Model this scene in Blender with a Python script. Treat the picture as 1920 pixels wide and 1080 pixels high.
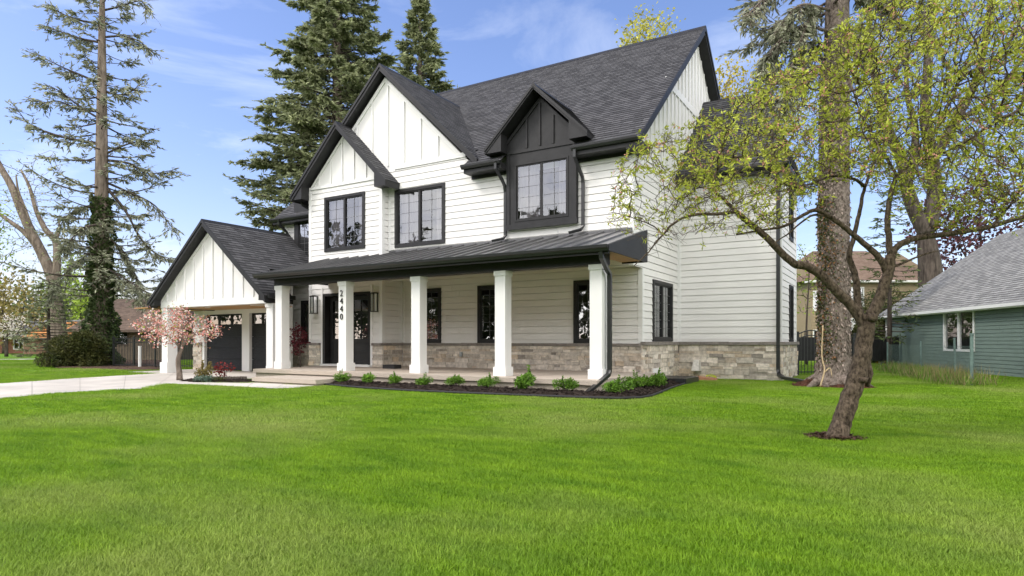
import bpy, math, random
import numpy as np
from mathutils import Vector, Matrix
random.seed(7); RNG = np.random.default_rng(7)
S = bpy.context.scene
for o in list(bpy.data.objects): bpy.data.objects.remove(o)

# ---------------------------------------------------------------- camera
TH = math.radians(31.1); CC, SS = math.cos(TH), math.sin(TH)
FPX, HZ, EYE = 1194.0, 640.0, 1.25
cam = bpy.data.objects.new('camera', bpy.data.cameras.new('camera'))
S.collection.objects.link(cam); S.camera = cam
cam.location = (0, 0, EYE); cam.rotation_euler = (math.pi/2, 0, TH)
cam.data.sensor_width = 36; cam.data.lens = FPX/1920*36
cam.data.shift_y = (HZ-540)/1920; cam.data.clip_start = 0.05; cam.data.clip_end = 1500

# ---------------------------------------------------------------- sky, sun, exposure
SUN_EL, SUN_AZ = math.radians(46), math.radians(222)      # azimuth clockwise from +Y: over the viewer's left shoulder
world = bpy.data.worlds.new('World'); S.world = world; world.use_nodes = True
wt = world.node_tree; wt.nodes.clear()
def wn(t, **k):
    n = wt.nodes.new(t)
    for a, b in k.items(): setattr(n, a, b)
    return n
wl = wt.links.new
w_out = wn('ShaderNodeOutputWorld'); w_bg = wn('ShaderNodeBackground')
w_sky = wn('ShaderNodeTexSky', sky_type='NISHITA', sun_disc=False, sun_elevation=SUN_EL, sun_rotation=SUN_AZ,
           altitude=200, air_density=1.1, dust_density=1.4, ozone_density=2.2)
w_co = wn('ShaderNodeTexCoord'); w_map = wn('ShaderNodeMapping')
w_map.inputs['Scale'].default_value = (1.6, 1.6, 5.5); w_map.inputs['Rotation'].default_value = (0.25, 0.15, 0.5)
w_n1 = wn('ShaderNodeTexNoise'); w_n1.inputs['Scale'].default_value = 2.1; w_n1.inputs['Detail'].default_value = 9; w_n1.inputs['Roughness'].default_value = 0.6; w_n1.inputs['Distortion'].default_value = 0.5
w_r1 = wn('ShaderNodeValToRGB'); w_r1.color_ramp.elements[0].position = 0.5; w_r1.color_ramp.elements[1].position = 0.78
w_sep = wn('ShaderNodeSeparateXYZ'); w_low = wn('ShaderNodeMapRange')
w_low.inputs['From Min'].default_value = 0.62; w_low.inputs['From Max'].default_value = 0.12
w_mul = wn('ShaderNodeMath', operation='MULTIPLY'); w_mul2 = wn('ShaderNodeMath', operation='MULTIPLY'); w_mul2.inputs[1].default_value = 0.75
w_mix = wn('ShaderNodeMix', data_type='RGBA'); w_mix.inputs['B'].default_value = (6.6, 6.9, 7.4, 1)
w_hsv = wn('ShaderNodeHueSaturation'); w_hsv.inputs['Saturation'].default_value = 1.1; w_hsv.inputs['Value'].default_value = 1.04
w_hue = wn('ShaderNodeMix', data_type='RGBA', blend_type='MULTIPLY'); w_hue.inputs['Factor'].default_value = 1; w_hue.inputs['B'].default_value = (1.06, 0.93, 1.04, 1)
wl(w_co.outputs['Generated'], w_map.inputs['Vector']); wl(w_map.outputs['Vector'], w_n1.inputs['Vector'])
wl(w_n1.outputs['Fac'], w_r1.inputs['Fac']); wl(w_co.outputs['Generated'], w_sep.inputs['Vector'])
wl(w_sep.outputs['Z'], w_low.inputs['Value']); wl(w_r1.outputs['Color'], w_mul.inputs[0]); wl(w_low.outputs['Result'], w_mul.inputs[1])
wl(w_mul.outputs[0], w_mul2.inputs[0])
# added unseen white cloud bank behind and right of the viewer, for fill light
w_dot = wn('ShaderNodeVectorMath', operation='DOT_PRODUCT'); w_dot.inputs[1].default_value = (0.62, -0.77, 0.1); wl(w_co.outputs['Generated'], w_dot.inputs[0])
w_fill = wn('ShaderNodeMapRange', interpolation_type='SMOOTHSTEP'); w_fill.inputs['From Min'].default_value = -0.2; w_fill.inputs['From Max'].default_value = 0.4; wl(w_dot.outputs['Value'], w_fill.inputs['Value'])
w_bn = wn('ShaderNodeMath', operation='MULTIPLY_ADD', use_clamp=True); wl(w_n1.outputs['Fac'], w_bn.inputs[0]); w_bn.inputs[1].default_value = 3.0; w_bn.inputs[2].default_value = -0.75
w_bm = wn('ShaderNodeMath', operation='MULTIPLY'); wl(w_fill.outputs['Result'], w_bm.inputs[0]); wl(w_bn.outputs[0], w_bm.inputs[1])
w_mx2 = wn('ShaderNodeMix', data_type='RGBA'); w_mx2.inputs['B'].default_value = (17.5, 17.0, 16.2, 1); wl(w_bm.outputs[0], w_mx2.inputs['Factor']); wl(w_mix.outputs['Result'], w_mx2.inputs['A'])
wl(w_mul2.outputs[0], w_mix.inputs['Factor'])
wl(w_sky.outputs['Color'], w_hsv.inputs['Color']); wl(w_hsv.outputs['Color'], w_hue.inputs['A']); wl(w_hue.outputs['Result'], w_mix.inputs['A'])
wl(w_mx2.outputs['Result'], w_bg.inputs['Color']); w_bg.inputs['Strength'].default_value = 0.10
wl(w_bg.outputs['Background'], w_out.inputs['Surface'])
sun = bpy.data.objects.new('sun', bpy.data.lights.new('sun', 'SUN')); S.collection.objects.link(sun)
sun.data.energy = 1.0; sun.data.angle = math.radians(14); sun.data.color = (1.0, 0.95, 0.87)
sd = Vector((math.sin(SUN_AZ)*math.cos(SUN_EL), math.cos(SUN_AZ)*math.cos(SUN_EL), math.sin(SUN_EL)))
sun.rotation_euler = sd.to_track_quat('Z', 'Y').to_euler(); sun.location = sd*60
S.view_settings.view_transform = 'Standard'; S.view_settings.look = 'None'; S.view_settings.gamma = 1
S.view_settings.use_curve_mapping = False; S.view_settings.exposure = 1.15
S.cycles.max_bounces = 8; S.cycles.transparent_max_bounces = 12

# ---------------------------------------------------------------- helpers
def W(r, d, z=0.0):                       # metres right of / ahead of the viewer -> house axes
    return Vector((r*CC-d*SS, r*SS+d*CC, z))
def PX(u, v, d):                          # a point seen at (u, v) standing d metres ahead
    return W((u-960)/FPX*d, d, EYE+(HZ-v)/FPX*d)
def GZ(u, v, z=0.0):                      # the same on level ground of height z
    d = (EYE-z)*FPX/(v-HZ); return W((u-960)/FPX*d, d, z)

def link(o, parent=None):
    S.collection.objects.link(o)
    if parent is not None:
        o.parent = parent
        if parent.type == 'EMPTY': o.matrix_parent_inverse = Matrix.Translation(-parent.location)
    return o
def tag(o, label, cat, group=None):
    o['label'] = label; o['category'] = cat
    if group: o['group'] = group
    return o
def thing(name, label, cat, loc=(0, 0, 0), group=None):
    o = link(bpy.data.objects.new(name, None)); o.location = loc; o.empty_display_size = 0.2
    return tag(o, label, cat, group)
def setting(o, kind='structure'):
    o['kind'] = kind; return o
def np_mesh(name, V, F, m, smooth=False, parent=None, n=4, col=None):
    """V (k,3), F (f,n) -> one mesh object"""
    V = np.asarray(V, dtype=np.float32); F = np.asarray(F, dtype=np.int32)
    me = bpy.data.meshes.new(name)
    me.vertices.add(len(V)); me.vertices.foreach_set('co', V.ravel())
    me.loops.add(F.size); me.loops.foreach_set('vertex_index', F.ravel())
    me.polygons.add(len(F)); me.polygons.foreach_set('loop_start', np.arange(0, F.size, n, dtype=np.int32))
    me.polygons.foreach_set('loop_total', np.full(len(F), n, dtype=np.int32))
    if smooth: me.polygons.foreach_set('use_smooth', np.ones(len(F), dtype=bool))
    me.update(calc_edges=True); me.validate()
    if m: me.materials.append(m)
    return link(bpy.data.objects.new(name, me), parent)
class MB:
    def __init__(s): s.v = []; s.f = []; s.uv = []; s.c = []
    def face(s, pts, uv=None, col=None):
        b = len(s.v); s.v += [tuple(p) for p in pts]; s.f.append(tuple(range(b, b+len(pts))))
        s.uv.append(uv); s.c.append(col)
    def box(s, a, b, col=None):
        (x0, y0, z0), (x1, y1, z1) = a, b
        p = [(x0,y0,z0),(x1,y0,z0),(x1,y1,z0),(x0,y1,z0),(x0,y0,z1),(x1,y0,z1),(x1,y1,z1),(x0,y1,z1)]
        s.hexa(p, col)
    def hexa(s, p, col=None):             # 4 bottom points then 4 top points
        for q in ((0,3,2,1),(4,5,6,7),(0,1,5,4),(1,2,6,5),(2,3,7,6),(3,0,4,7)): s.face([p[i] for i in q], None, col)
    def slab(s, q, t):                    # a quad thickened downwards along its normal
        q = [Vector(a) for a in q]; n = (q[1]-q[0]).cross(q[3]-q[0]).normalized()
        if n.z < 0: n = -n
        s.hexa([a-n*t for a in q]+q)
    def tube(s, pts, rad, n=8, cap=True):
        pts = [Vector(p) for p in pts]; b = len(s.v); k = len(pts)
        rad = rad if isinstance(rad, (list, tuple)) else [rad]*k
        ref = None
        for i, p in enumerate(pts):
            t = (pts[min(i+1, k-1)]-pts[max(i-1, 0)]).normalized()
            if ref is None or abs(ref.dot(t)) > 0.95: ref = Vector((0, 0, 1)) if abs(t.z) < 0.9 else Vector((1, 0, 0))
            a = (ref-t*ref.dot(t)).normalized(); ref = a; c = t.cross(a)
            for j in range(n):
                w = 2*math.pi*j/n; s.v.append(tuple(p+(a*math.cos(w)+c*math.sin(w))*rad[i]))
        for i in range(k-1):
            for j in range(n):
                s.f.append((b+i*n+j, b+i*n+(j+1) % n, b+(i+1)*n+(j+1) % n, b+(i+1)*n+j)); s.uv.append(None); s.c.append(None)
        if cap:
            for e in (tuple(range(b+n-1, b-1, -1)), tuple(range(b+(k-1)*n, b+k*n))): s.f.append(e); s.uv.append(None); s.c.append(None)
    def rod(s, pts, w, h, up=(0, 0, 1)):  # rectangular pipe along a path (downspouts)
        pts = [Vector(p) for p in pts]; b = len(s.v); k = len(pts)
        for i, p in enumerate(pts):
            t = (pts[min(i+1, k-1)]-pts[max(i-1, 0)]).normalized()
            a = Vector((1, 0, 0)); a = (a-t*a.dot(t)).normalized(); c = t.cross(a)
            for sx, sy in ((-1,-1),(1,-1),(1,1),(-1,1)): s.v.append(tuple(p+a*sx*w/2+c*sy*h/2))
        for i in range(k-1):
            for j in range(4):
                s.f.append((b+i*4+j, b+i*4+(j+1) % 4, b+(i+1)*4+(j+1) % 4, b+(i+1)*4+j)); s.uv.append(None); s.c.append(None)
        for e in ((b+3,b+2,b+1,b), (b+(k-1)*4, b+(k-1)*4+1, b+(k-1)*4+2, b+(k-1)*4+3)): s.f.append(e); s.uv.append(None); s.c.append(None)
    def build(s, name, m, parent=None, smooth=False, bevel=0):
        me = bpy.data.meshes.new(name); me.from_pydata(s.v, [], s.f)
        if any(u is not None for u in s.uv):
            L = me.uv_layers.new(name='UVMap'); i = 0
            for u, f in zip(s.uv, s.f):
                for k in range(len(f)):
                    if u is not None: L.data[i+k].uv = u[k]
                i += len(f)
        if any(c is not None for c in s.c):
            at = me.color_attributes.new('tone', 'FLOAT_COLOR', 'CORNER'); i = 0
            for c, f in zip(s.c, s.f):
                for k in range(len(f)):
                    at.data[i+k].color = c if c is not None else (.3, .3, .3, 1)
                i += len(f)
        if smooth: me.polygons.foreach_set('use_smooth', [True]*len(me.polygons))
        if m: me.materials.append(m)
        o = link(bpy.data.objects.new(name, me), parent)
        if bevel:
            md = o.modifiers.new('bevel', 'BEVEL'); md.width = bevel; md.segments = 2; md.limit_method = 'ANGLE'
        return o
class Fr:                                 # a wall's own axes: u along, n outward, z up
    def __init__(s, O, U, N): s.O, s.U, s.N = Vector(O), Vector(U).normalized(), Vector(N).normalized()
    def p(s, u, n, z): return s.O+s.U*u+s.N*n+Vector((0, 0, z))
    def box(s, mb, u0, u1, n0, n1, z0, z1, col=None):
        mb.hexa([s.p(u0,n0,z0), s.p(u1,n0,z0), s.p(u1,n1,z0), s.p(u0,n1,z0), s.p(u0,n0,z1), s.p(u1,n0,z1), s.p(u1,n1,z1), s.p(u0,n1,z1)], col)
def front(Y): return Fr((0, Y, 0), (1, 0, 0), (0, -1, 0))
def side(X): return Fr((X, 0, 0), (0, 1, 0), (1, 0, 0))

# ---------------------------------------------------------------- materials
def mat(name, base, rough=0.6, var=0.0, scale=3.0, bump=0.0, bscale=40.0, spec=0.4, metal=0.0, col2=None, stretch=None, trans=0.0, island=0.0, coat=0.0):
    m = bpy.data.materials.new(name); m.use_nodes = True; t = m.node_tree; N, L = t.nodes, t.links
    b = N['Principled BSDF']; b.inputs['Roughness'].default_value = rough; b.inputs['Metallic'].default_value = metal
    b.inputs['Specular IOR Level'].default_value = spec; b.inputs['Base Color'].default_value = (*base, 1)
    if coat: b.inputs['Coat Weight'].default_value = coat
    src = None
    if var or col2 or bump:
        g = N.new('ShaderNodeNewGeometry'); mp = N.new('ShaderNodeMapping'); L.new(g.outputs['Position'], mp.inputs['Vector'])
        if stretch: mp.inputs['Scale'].default_value = stretch
    if var or col2:
        nz = N.new('ShaderNodeTexNoise'); nz.inputs['Scale'].default_value = scale; nz.inputs['Detail'].default_value = 6; nz.inputs['Roughness'].default_value = 0.62
        L.new(mp.outputs['Vector'], nz.inputs['Vector'])
        rp = N.new('ShaderNodeValToRGB'); rp.color_ramp.elements[0].position = 0.32; rp.color_ramp.elements[1].position = 0.68
        a = [max(0, c*(1-var)) for c in base]; c2 = col2 if col2 else [c*(1+var) for c in base]
        rp.color_ramp.elements[0].color = (*a, 1); rp.color_ramp.elements[1].color = (*c2, 1)
        L.new(nz.outputs['Fac'], rp.inputs['Fac']); src = rp.outputs['Color']
    if island:
        g2 = N.new('ShaderNodeNewGeometry'); mr = N.new('ShaderNodeMapRange')
        mr.inputs['To Min'].default_value = 1-island; mr.inputs['To Max'].default_value = 1+island
        L.new(g2.outputs['Random Per Island'], mr.inputs['Value'])
        mx = N.new('ShaderNodeMix'); mx.data_type = 'RGBA'; mx.blend_type = 'MULTIPLY'; mx.inputs['Factor'].default_value = 1
        if src: L.new(src, mx.inputs['A'])
        else: mx.inputs['A'].default_value = (*base, 1)
        L.new(mr.outputs['Result'], mx.inputs['B']); src = mx.outputs['Result']
    if src: L.new(src, b.inputs['Base Color'])
    if bump:
        n2 = N.new('ShaderNodeTexNoise'); n2.inputs['Scale'].default_value = bscale; n2.inputs['Detail'].default_value = 5
        L.new(mp.outputs['Vector'], n2.inputs['Vector'])
        bp = N.new('ShaderNodeBump'); bp.inputs['Strength'].default_value = min(1, bump); bp.inputs['Distance'].default_value = 0.03
        L.new(n2.outputs['Fac'], bp.inputs['Height']); L.new(bp.outputs['Normal'], b.inputs['Normal'])
    if trans:
        tr = N.new('ShaderNodeBsdfTranslucent'); ms = N.new('ShaderNodeMixShader'); ms.inputs[0].default_value = trans
        if src: L.new(src, tr.inputs['Color'])
        else: tr.inputs['Color'].default_value = (*base, 1)
        L.new(b.outputs[0], ms.inputs[1]); L.new(tr.outputs[0], ms.inputs[2]); L.new(ms.outputs[0], N['Material Output'].inputs['Surface'])
    return m
def shingle_mat(name, c1, c2, cm):
    m = bpy.data.materials.new(name); m.use_nodes = True; t = m.node_tree; N, L = t.nodes, t.links
    b = N['Principled BSDF']; b.inputs['Roughness'].default_value = 0.88; b.inputs['Specular IOR Level'].default_value = 0.25
    uv = N.new('ShaderNodeUVMap'); br = N.new('ShaderNodeTexBrick'); br.offset = 0.37; br.squash = 0.7; br.squash_frequency = 3
    br.inputs['Scale'].default_value = 1; br.inputs['Brick Width'].default_value = 0.31; br.inputs['Row Height'].default_value = 0.16
    br.inputs['Mortar Size'].default_value = 0.006; br.inputs['Color1'].default_value = (*c1, 1); br.inputs['Color2'].default_value = (*c2, 1); br.inputs['Mortar'].default_value = (*cm, 1)
    L.new(uv.outputs['UV'], br.inputs['Vector'])
    nz = N.new('ShaderNodeTexNoise'); nz.inputs['Scale'].default_value = 1.3; nz.inputs['Detail'].default_value = 8; nz.inputs['Roughness'].default_value = .7; L.new(uv.outputs['UV'], nz.inputs['Vector'])
    mr = N.new('ShaderNodeMapRange'); mr.inputs['To Min'].default_value = 0.82; mr.inputs['To Max'].default_value = 1.18; L.new(nz.outputs['Fac'], mr.inputs['Value'])
    mx = N.new('ShaderNodeMix'); mx.data_type = 'RGBA'; mx.blend_type = 'MULTIPLY'; mx.inputs['Factor'].default_value = 1
    L.new(br.outputs['Color'], mx.inputs['A']); L.new(mr.outputs['Result'], mx.inputs['B']); L.new(mx.outputs['Result'], b.inputs['Base Color'])
    n3 = N.new('ShaderNodeTexNoise'); n3.inputs['Scale'].default_value = 90; L.new(uv.outputs['UV'], n3.inputs['Vector'])
    bp = N.new('ShaderNodeBump'); bp.inputs['Strength'].default_value = 0.4; bp.inputs['Distance'].default_value = 0.01
    L.new(n3.outputs['Fac'], bp.inputs['Height']); L.new(bp.outputs['Normal'], b.inputs['Normal'])
    return m
def attr_mat(name, rough=0.85, var=0.25, scale=9, bump=0.6, bscale=35):
    m = mat(name, (1, 1, 1), rough, var, scale, bump, bscale, spec=0.25); t = m.node_tree; N, L = t.nodes, t.links
    b = N['Principled BSDF']; old = b.inputs['Base Color'].links[0].from_socket
    a = N.new('ShaderNodeAttribute'); a.attribute_name = 'tone'
    mx = N.new('ShaderNodeMix'); mx.data_type = 'RGBA'; mx.blend_type = 'MULTIPLY'; mx.inputs['Factor'].default_value = 1
    L.new(a.outputs['Color'], mx.inputs['A']); L.new(old, mx.inputs['B']); L.new(mx.outputs['Result'], b.inputs['Base Color'])
    return m
def glass_mat(name, refl=0.22, tint=(0.75, 0.8, 0.78)):
    m = bpy.data.materials.new(name); m.use_nodes = True; t = m.node_tree; N, L = t.nodes, t.links
    N.remove(N['Principled BSDF'])
    tr = N.new('ShaderNodeBsdfTransparent'); tr.inputs['Color'].default_value = (*tint, 1)
    gl = N.new('ShaderNodeBsdfGlossy'); gl.inputs['Roughness'].default_value = 0.015; gl.inputs['Color'].default_value = (0.95, 0.97, 1, 1)
    nz = N.new('ShaderNodeTexNoise'); nz.inputs['Scale'].default_value = 1.2; bp = N.new('ShaderNodeBump'); bp.inputs['Strength'].default_value = 0.10; bp.inputs['Distance'].default_value = 0.05
    g = N.new('ShaderNodeNewGeometry'); L.new(g.outputs['Position'], nz.inputs['Vector']); L.new(nz.outputs['Fac'], bp.inputs['Height']); L.new(bp.outputs['Normal'], gl.inputs['Normal'])
    fr = N.new('ShaderNodeFresnel'); fr.inputs['IOR'].default_value = 1.5
    ad = N.new('ShaderNodeMath'); ad.operation = 'ADD'; ad.use_clamp = True; ad.inputs[1].default_value = refl; L.new(fr.outputs[0], ad.inputs[0])
    ms = N.new('ShaderNodeMixShader'); L.new(ad.outputs[0], ms.inputs[0]); L.new(tr.outputs[0], ms.inputs[1]); L.new(gl.outputs[0], ms.inputs[2])
    L.new(ms.outputs[0], N['Material Output'].inputs['Surface']); return m
M = dict(
 white=mat('white_siding', (.72, .71, .69), .55, .035, 1.5, .12, 60, .3, stretch=(1, 1, 4), island=.03),
 panel=mat('white_panel', (.70, .695, .68), .55, .02, 1.2, .08, 60, .3),
 trim=mat('white_trim', (.73, .73, .715), .5, .02, 2),
 black=mat('black_trim', (.018, .018, .019), .5, .25, 4, .1, 50, .3),
 metal=mat('black_metal', (.02, .021, .022), .33, .15, 2, 0, 40, .5),
 seam=mat('standing_seam_metal', (.13, .13, .133), .32, .12, 1.2, .05, 8, .6, .5),
 shingle=shingle_mat('charcoal_shingles', (.040, .040, .043), (.088, .088, .093), (.026, .026, .028)),
 wood=mat('cedar_ceiling', (.50, .27, .11), .5, .25, 2.2, .2, 30, .4, stretch=(1.2, 14, 1)),
 stone=attr_mat('ledge_stone'), mortar=mat('mortar', (.30, .285, .26), .95, .1, 6, .5, 60),
 cap=mat('stone_cap', (.20, .18, .16), .85, .25, 7, .6, 30),
 slab=mat('porch_concrete', (.42, .365, .305), .9, .16, 40, .4, 120, .2),
 conc=mat('concrete', (.47, .44, .395), .9, .20, .55, .35, 80, .2),
 glass=glass_mat('window_glass'), glass_hi=glass_mat('upper_window_glass', .11, (.8, .8, .83)),
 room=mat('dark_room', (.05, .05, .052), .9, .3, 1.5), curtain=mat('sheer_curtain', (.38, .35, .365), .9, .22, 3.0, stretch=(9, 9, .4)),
 muntin=mat('grille_bar', (.13, .13, .135), .5), garage=mat('garage_door_paint', (.017, .018, .021), .6, .3, 5, .35, 30, .3, stretch=(1, 1, 6)),
 soil=mat('mulch', (.020, .014, .011), .95, .5, 22, 1, 45, .15, col2=(.06, .043, .033)),
 brownmulch=mat('brown_mulch', (.06, .035, .024), .95, .5, 18, 1, 40, .15, col2=(.14, .09, .065)),
 edging=mat('black_plastic', (.02, .02, .021), .75, .2, 5), galv=mat('galvanised_steel', (.33, .35, .35), .45, .2, 6, 0, 40, .5, .6),
 turf=mat('turf_soil', (.07, .16, .010), .95, .35, 3, .8, 60, .1, col2=(.14, .25, .02)),
 far_turf=mat('far_turf', (.10, .20, .018), .95, .2, .8, .5, 30, .1),
)
# ---------------------------------------------------------------- wall, roof, stone and window builders
def clip_iv(ivs, a, b):
    out = []
    for l, r in ivs:
        if b <= l or a >= r: out.append((l, r)); continue
        if a > l: out.append((l, a))
        if b < r: out.append((b, r))
    return out
def lap(mb, fr, uL, uR, z0, z1, openings=(), expo=0.215, out=0.016, uL1=None, uR1=None, zref=0.0):
    """overlapping lap siding; uL1/uR1 are the edges at the top"""
    uL1 = uL if uL1 is None else uL1; uR1 = uR if uR1 is None else uR1
    k = math.floor((z0-zref)/expo)
    while zref+k*expo < z1-1e-4:
        zb, zt = zref+k*expo, zref+(k+1)*expo; k += 1
        cuts = sorted({max(zb, z0), min(zt, z1)} | {z for o in openings for z in o[2:4] if max(zb, z0) < z < min(zt, z1)})
        for a, b in zip(cuts[:-1], cuts[1:]):
            fa, fb = (a-z0)/(z1-z0), (b-z0)/(z1-z0)
            La, Ra, Lb, Rb = uL+(uL1-uL)*fa, uR+(uR1-uR)*fa, uL+(uL1-uL)*fb, uR+(uR1-uR)*fb
            na, nb = out*(zt-a)/expo, out*(zt-b)/expo
            if openings and uL == uL1 and uR == uR1:
                ivs = [(La, Ra)]
                for o in openings:
                    if o[2] <= a+1e-5 and o[3] >= b-1e-5: ivs = clip_iv(ivs, o[0], o[1])
            else: ivs = None
            if ivs:                       # boards butt end to end about every 3.6 m
                rb = random.Random(k*71+int(uL*13)); cut_ = uL+rb.uniform(.6, 3.6); jt = []
                while cut_ < uR: jt.append(cut_); cut_ += rb.uniform(3.3, 3.7)
                for c_ in jt: ivs = clip_iv(ivs, c_-.0025, c_+.0025)
            for l, r in (ivs if ivs is not None else [(La, Ra)]):
                l2, r2 = (l, r) if ivs is not None else (Lb, Rb)
                g = min(.014, (b-a)*.5) if a == zb else 0
                if g:                     # shadow gap under each board
                    nl = na-out*g/expo
                    mb.face([fr.p(l, -.04, a), fr.p(r, -.04, a), fr.p(r, -.04, a+g), fr.p(l, -.04, a+g)])
                    mb.face([fr.p(l, -.04, a+g), fr.p(r, -.04, a+g), fr.p(r, nl, a+g), fr.p(l, nl, a+g)])
                    mb.face([fr.p(l, 0, a), fr.p(r, 0, a), fr.p(r, -.04, a), fr.p(l, -.04, a)])
                    mb.face([fr.p(l, nl, a+g), fr.p(r, nl, a+g), fr.p(r2, nb, b), fr.p(l2, nb, b)])
                else: mb.face([fr.p(l, na, a), fr.p(r, na, a), fr.p(r2, nb, b), fr.p(l2, nb, b)])
def shingles(mb, e0, e1, r1, r0, expo=0.16, lift=0.014):
    e0, e1, r1, r0 = map(Vector, (e0, e1, r1, r0)); n = (e1-e0).cross(r0-e0).normalized()
    if n.z < 0: n = -n
    ax = (e1-e0).normalized(); up = n.cross(ax)
    if up.z < 0: up = -up
    L = (r0-e0).dot(up); k = 0
    while k*expo < L-1e-3:
        a, b = k*expo/L, min(1, (k+1)*expo/L); k += 1
        pa, pb, pc, pd = e0.lerp(r0, a), e1.lerp(r1, a), e1.lerp(r1, b), e0.lerp(r0, b)
        U = lambda p: ((p-e0).dot(ax), (p-e0).dot(up)+1e-4)
        q = [pa+n*(lift+.004), pb+n*(lift+.004), pc+n*.004, pd+n*.004]
        mb.face(q, [U(pa), U(pb), U(pc), U(pd)])
        mb.face([pa+n*.004, pb+n*.004, q[1], q[0]], [U(pa)]*4)
def stone(mb, fr, u0, u1, z0, z1, rng, out=0.06):
    z = z0
    def tone():
        a = rng.random(); g = rng.uniform(.72, 1.15)
        c = (.58, .52, .44) if a < .45 else (.66, .60, .52) if a < .70 else (.51, .435, .35) if a < .86 else (.38, .34, .295) if a < .93 else (.63, .52, .395)
        return (c[0]*g, c[1]*g, c[2]*g, 1)
    def one(a, b, c, d):
        o = out+rng.uniform(-.018, .022); j = lambda: rng.uniform(-.006, .006)
        g = 0.006; a, b, c, d = a+g, b-g, c+g, d-g
        P = [fr.p(a, 0, c), fr.p(b, 0, c), fr.p(b+j(), o-.006+j(), c+j()), fr.p(a+j(), o-.006+j(), c+j()),
             fr.p(a, 0, d), fr.p(b, 0, d), fr.p(b+j(), o+j(), d+j()), fr.p(a+j(), o+j(), d+j())]
        mb.hexa(P, tone())
    while z < z1-.02:
        h = rng.choice([.09, .12, .15, .18, .2]); h = min(h, z1-z)
        if z1-z-h < .05: h = z1-z
        u = u0
        while u < u1-.01:
            w = rng.uniform(.16, .62) if h < .19 else rng.uniform(.22, .5); w = min(w, u1-u)
            if u1-u-w < .1: w = u1-u
            if h > .14 and rng.random() < .3:
                s = h*rng.uniform(.4, .6); one(u, u+w, z, z+s)
                if w > .35: m = u+w*rng.uniform(.35, .65); one(u, m, z+s, z+h); one(m, u+w, z+s, z+h)
                else: one(u, u+w, z+s, z+h)
            else: one(u, u+w, z, z+h)
            u += w
        z += h
def stone_wall(parent, fr, u0, u1, z0, z1, seed=1, cap=0.09, cap_out=.11, ends=(0, 0)):
    r = random.Random(seed); mb = MB(); stone(mb, fr, u0, u1, z0, z1, r)
    fr.box(mb, u0+.01, u1-.01, -.05, .035, z0, z1, (.5, .465, .42, 1))
    w = mb.build('stone_wainscot', M['stone'], parent)
    if cap:
        c = MB(); u = u0-ends[0]
        while u < u1+ends[1]-.02:
            L = min(r.uniform(.7, 1.1), u1+ends[1]-u)
            fr.box(c, u+.003, u+L-.003, -.03, cap_out+r.uniform(-.008, .008), z1, z1+cap+r.uniform(-.006, .006)); u += L
        c.build('stone_cap', M['cap'], w, bevel=.012)
    return w
def window(parent, fr, u0, u1, z0, z1, sashes=2, rows=5, cols=2, fw=.1, hi=False, curtain=True, sill=False, proud=.05):
    f = MB(); s = .045
    for a in ((u0, u0+fw, z0, z1), (u1-fw, u1, z0, z1), (u0+fw, u1-fw, z1-fw, z1), (u0+fw, u1-fw, z0, z0+fw)):
        fr.box(f, a[0], a[1], -.08, proud, a[2], a[3])
    iu0, iu1, iz0, iz1 = u0+fw, u1-fw, z0+fw, z1-fw
    W_ = (iu1-iu0)/sashes; g = MB(); gr = MB()
    for k in range(sashes):
        a, b = iu0+k*W_, iu0+(k+1)*W_
        for q in ((a, a+s, iz0, iz1), (b-s, b, iz0, iz1), (a+s, b-s, iz1-s, iz1), (a+s, b-s, iz0, iz0+s)):
            fr.box(f, q[0], q[1], -.06, proud-.028, q[2], q[3])
        pa, pb, pz0, pz1 = a+s, b-s, iz0+s, iz1-s
        g.face([fr.p(pa, -.03, pz0), fr.p(pb, -.03, pz0), fr.p(pb, -.03, pz1), fr.p(pa, -.03, pz1)])
        for i in range(1, cols): x = pa+(pb-pa)*i/cols; fr.box(gr, x-.005, x+.005, -.026, -.018, pz0, pz1)
        for i in range(1, rows): z = pz0+(pz1-pz0)*i/rows; fr.box(gr, pa, pb, -.0255, -.0185, z-.005, z+.005)
    o = f.build('window', M['black'], parent)
    g.build('pane', M['glass_hi'] if hi else M['glass'], o); gr.build('grille', M['muntin'], o)
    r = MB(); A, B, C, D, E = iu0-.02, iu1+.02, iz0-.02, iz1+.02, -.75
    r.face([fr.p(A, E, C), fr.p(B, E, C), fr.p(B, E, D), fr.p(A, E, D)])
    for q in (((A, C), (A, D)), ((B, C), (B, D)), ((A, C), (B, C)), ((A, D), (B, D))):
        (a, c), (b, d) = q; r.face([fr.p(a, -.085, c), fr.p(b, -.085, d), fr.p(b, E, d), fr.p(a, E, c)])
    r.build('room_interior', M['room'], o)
    if curtain:
        c = MB(); n = 34; u_ = [iu0+(iu1-iu0)*i/n for i in range(n+1)]
        for a, b, i in zip(u_[:-1], u_[1:], range(n)):
            if 12 < i < 27: continue
            na, nb = -.22+.03*math.sin(i*1.9), -.22+.03*math.sin((i+1)*1.9)
            c.face([fr.p(a, na, iz0), fr.p(b, nb, iz0), fr.p(b, nb, iz1), fr.p(a, na, iz1)])
        c.build('curtain', M['curtain'], o)
    return o
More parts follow.
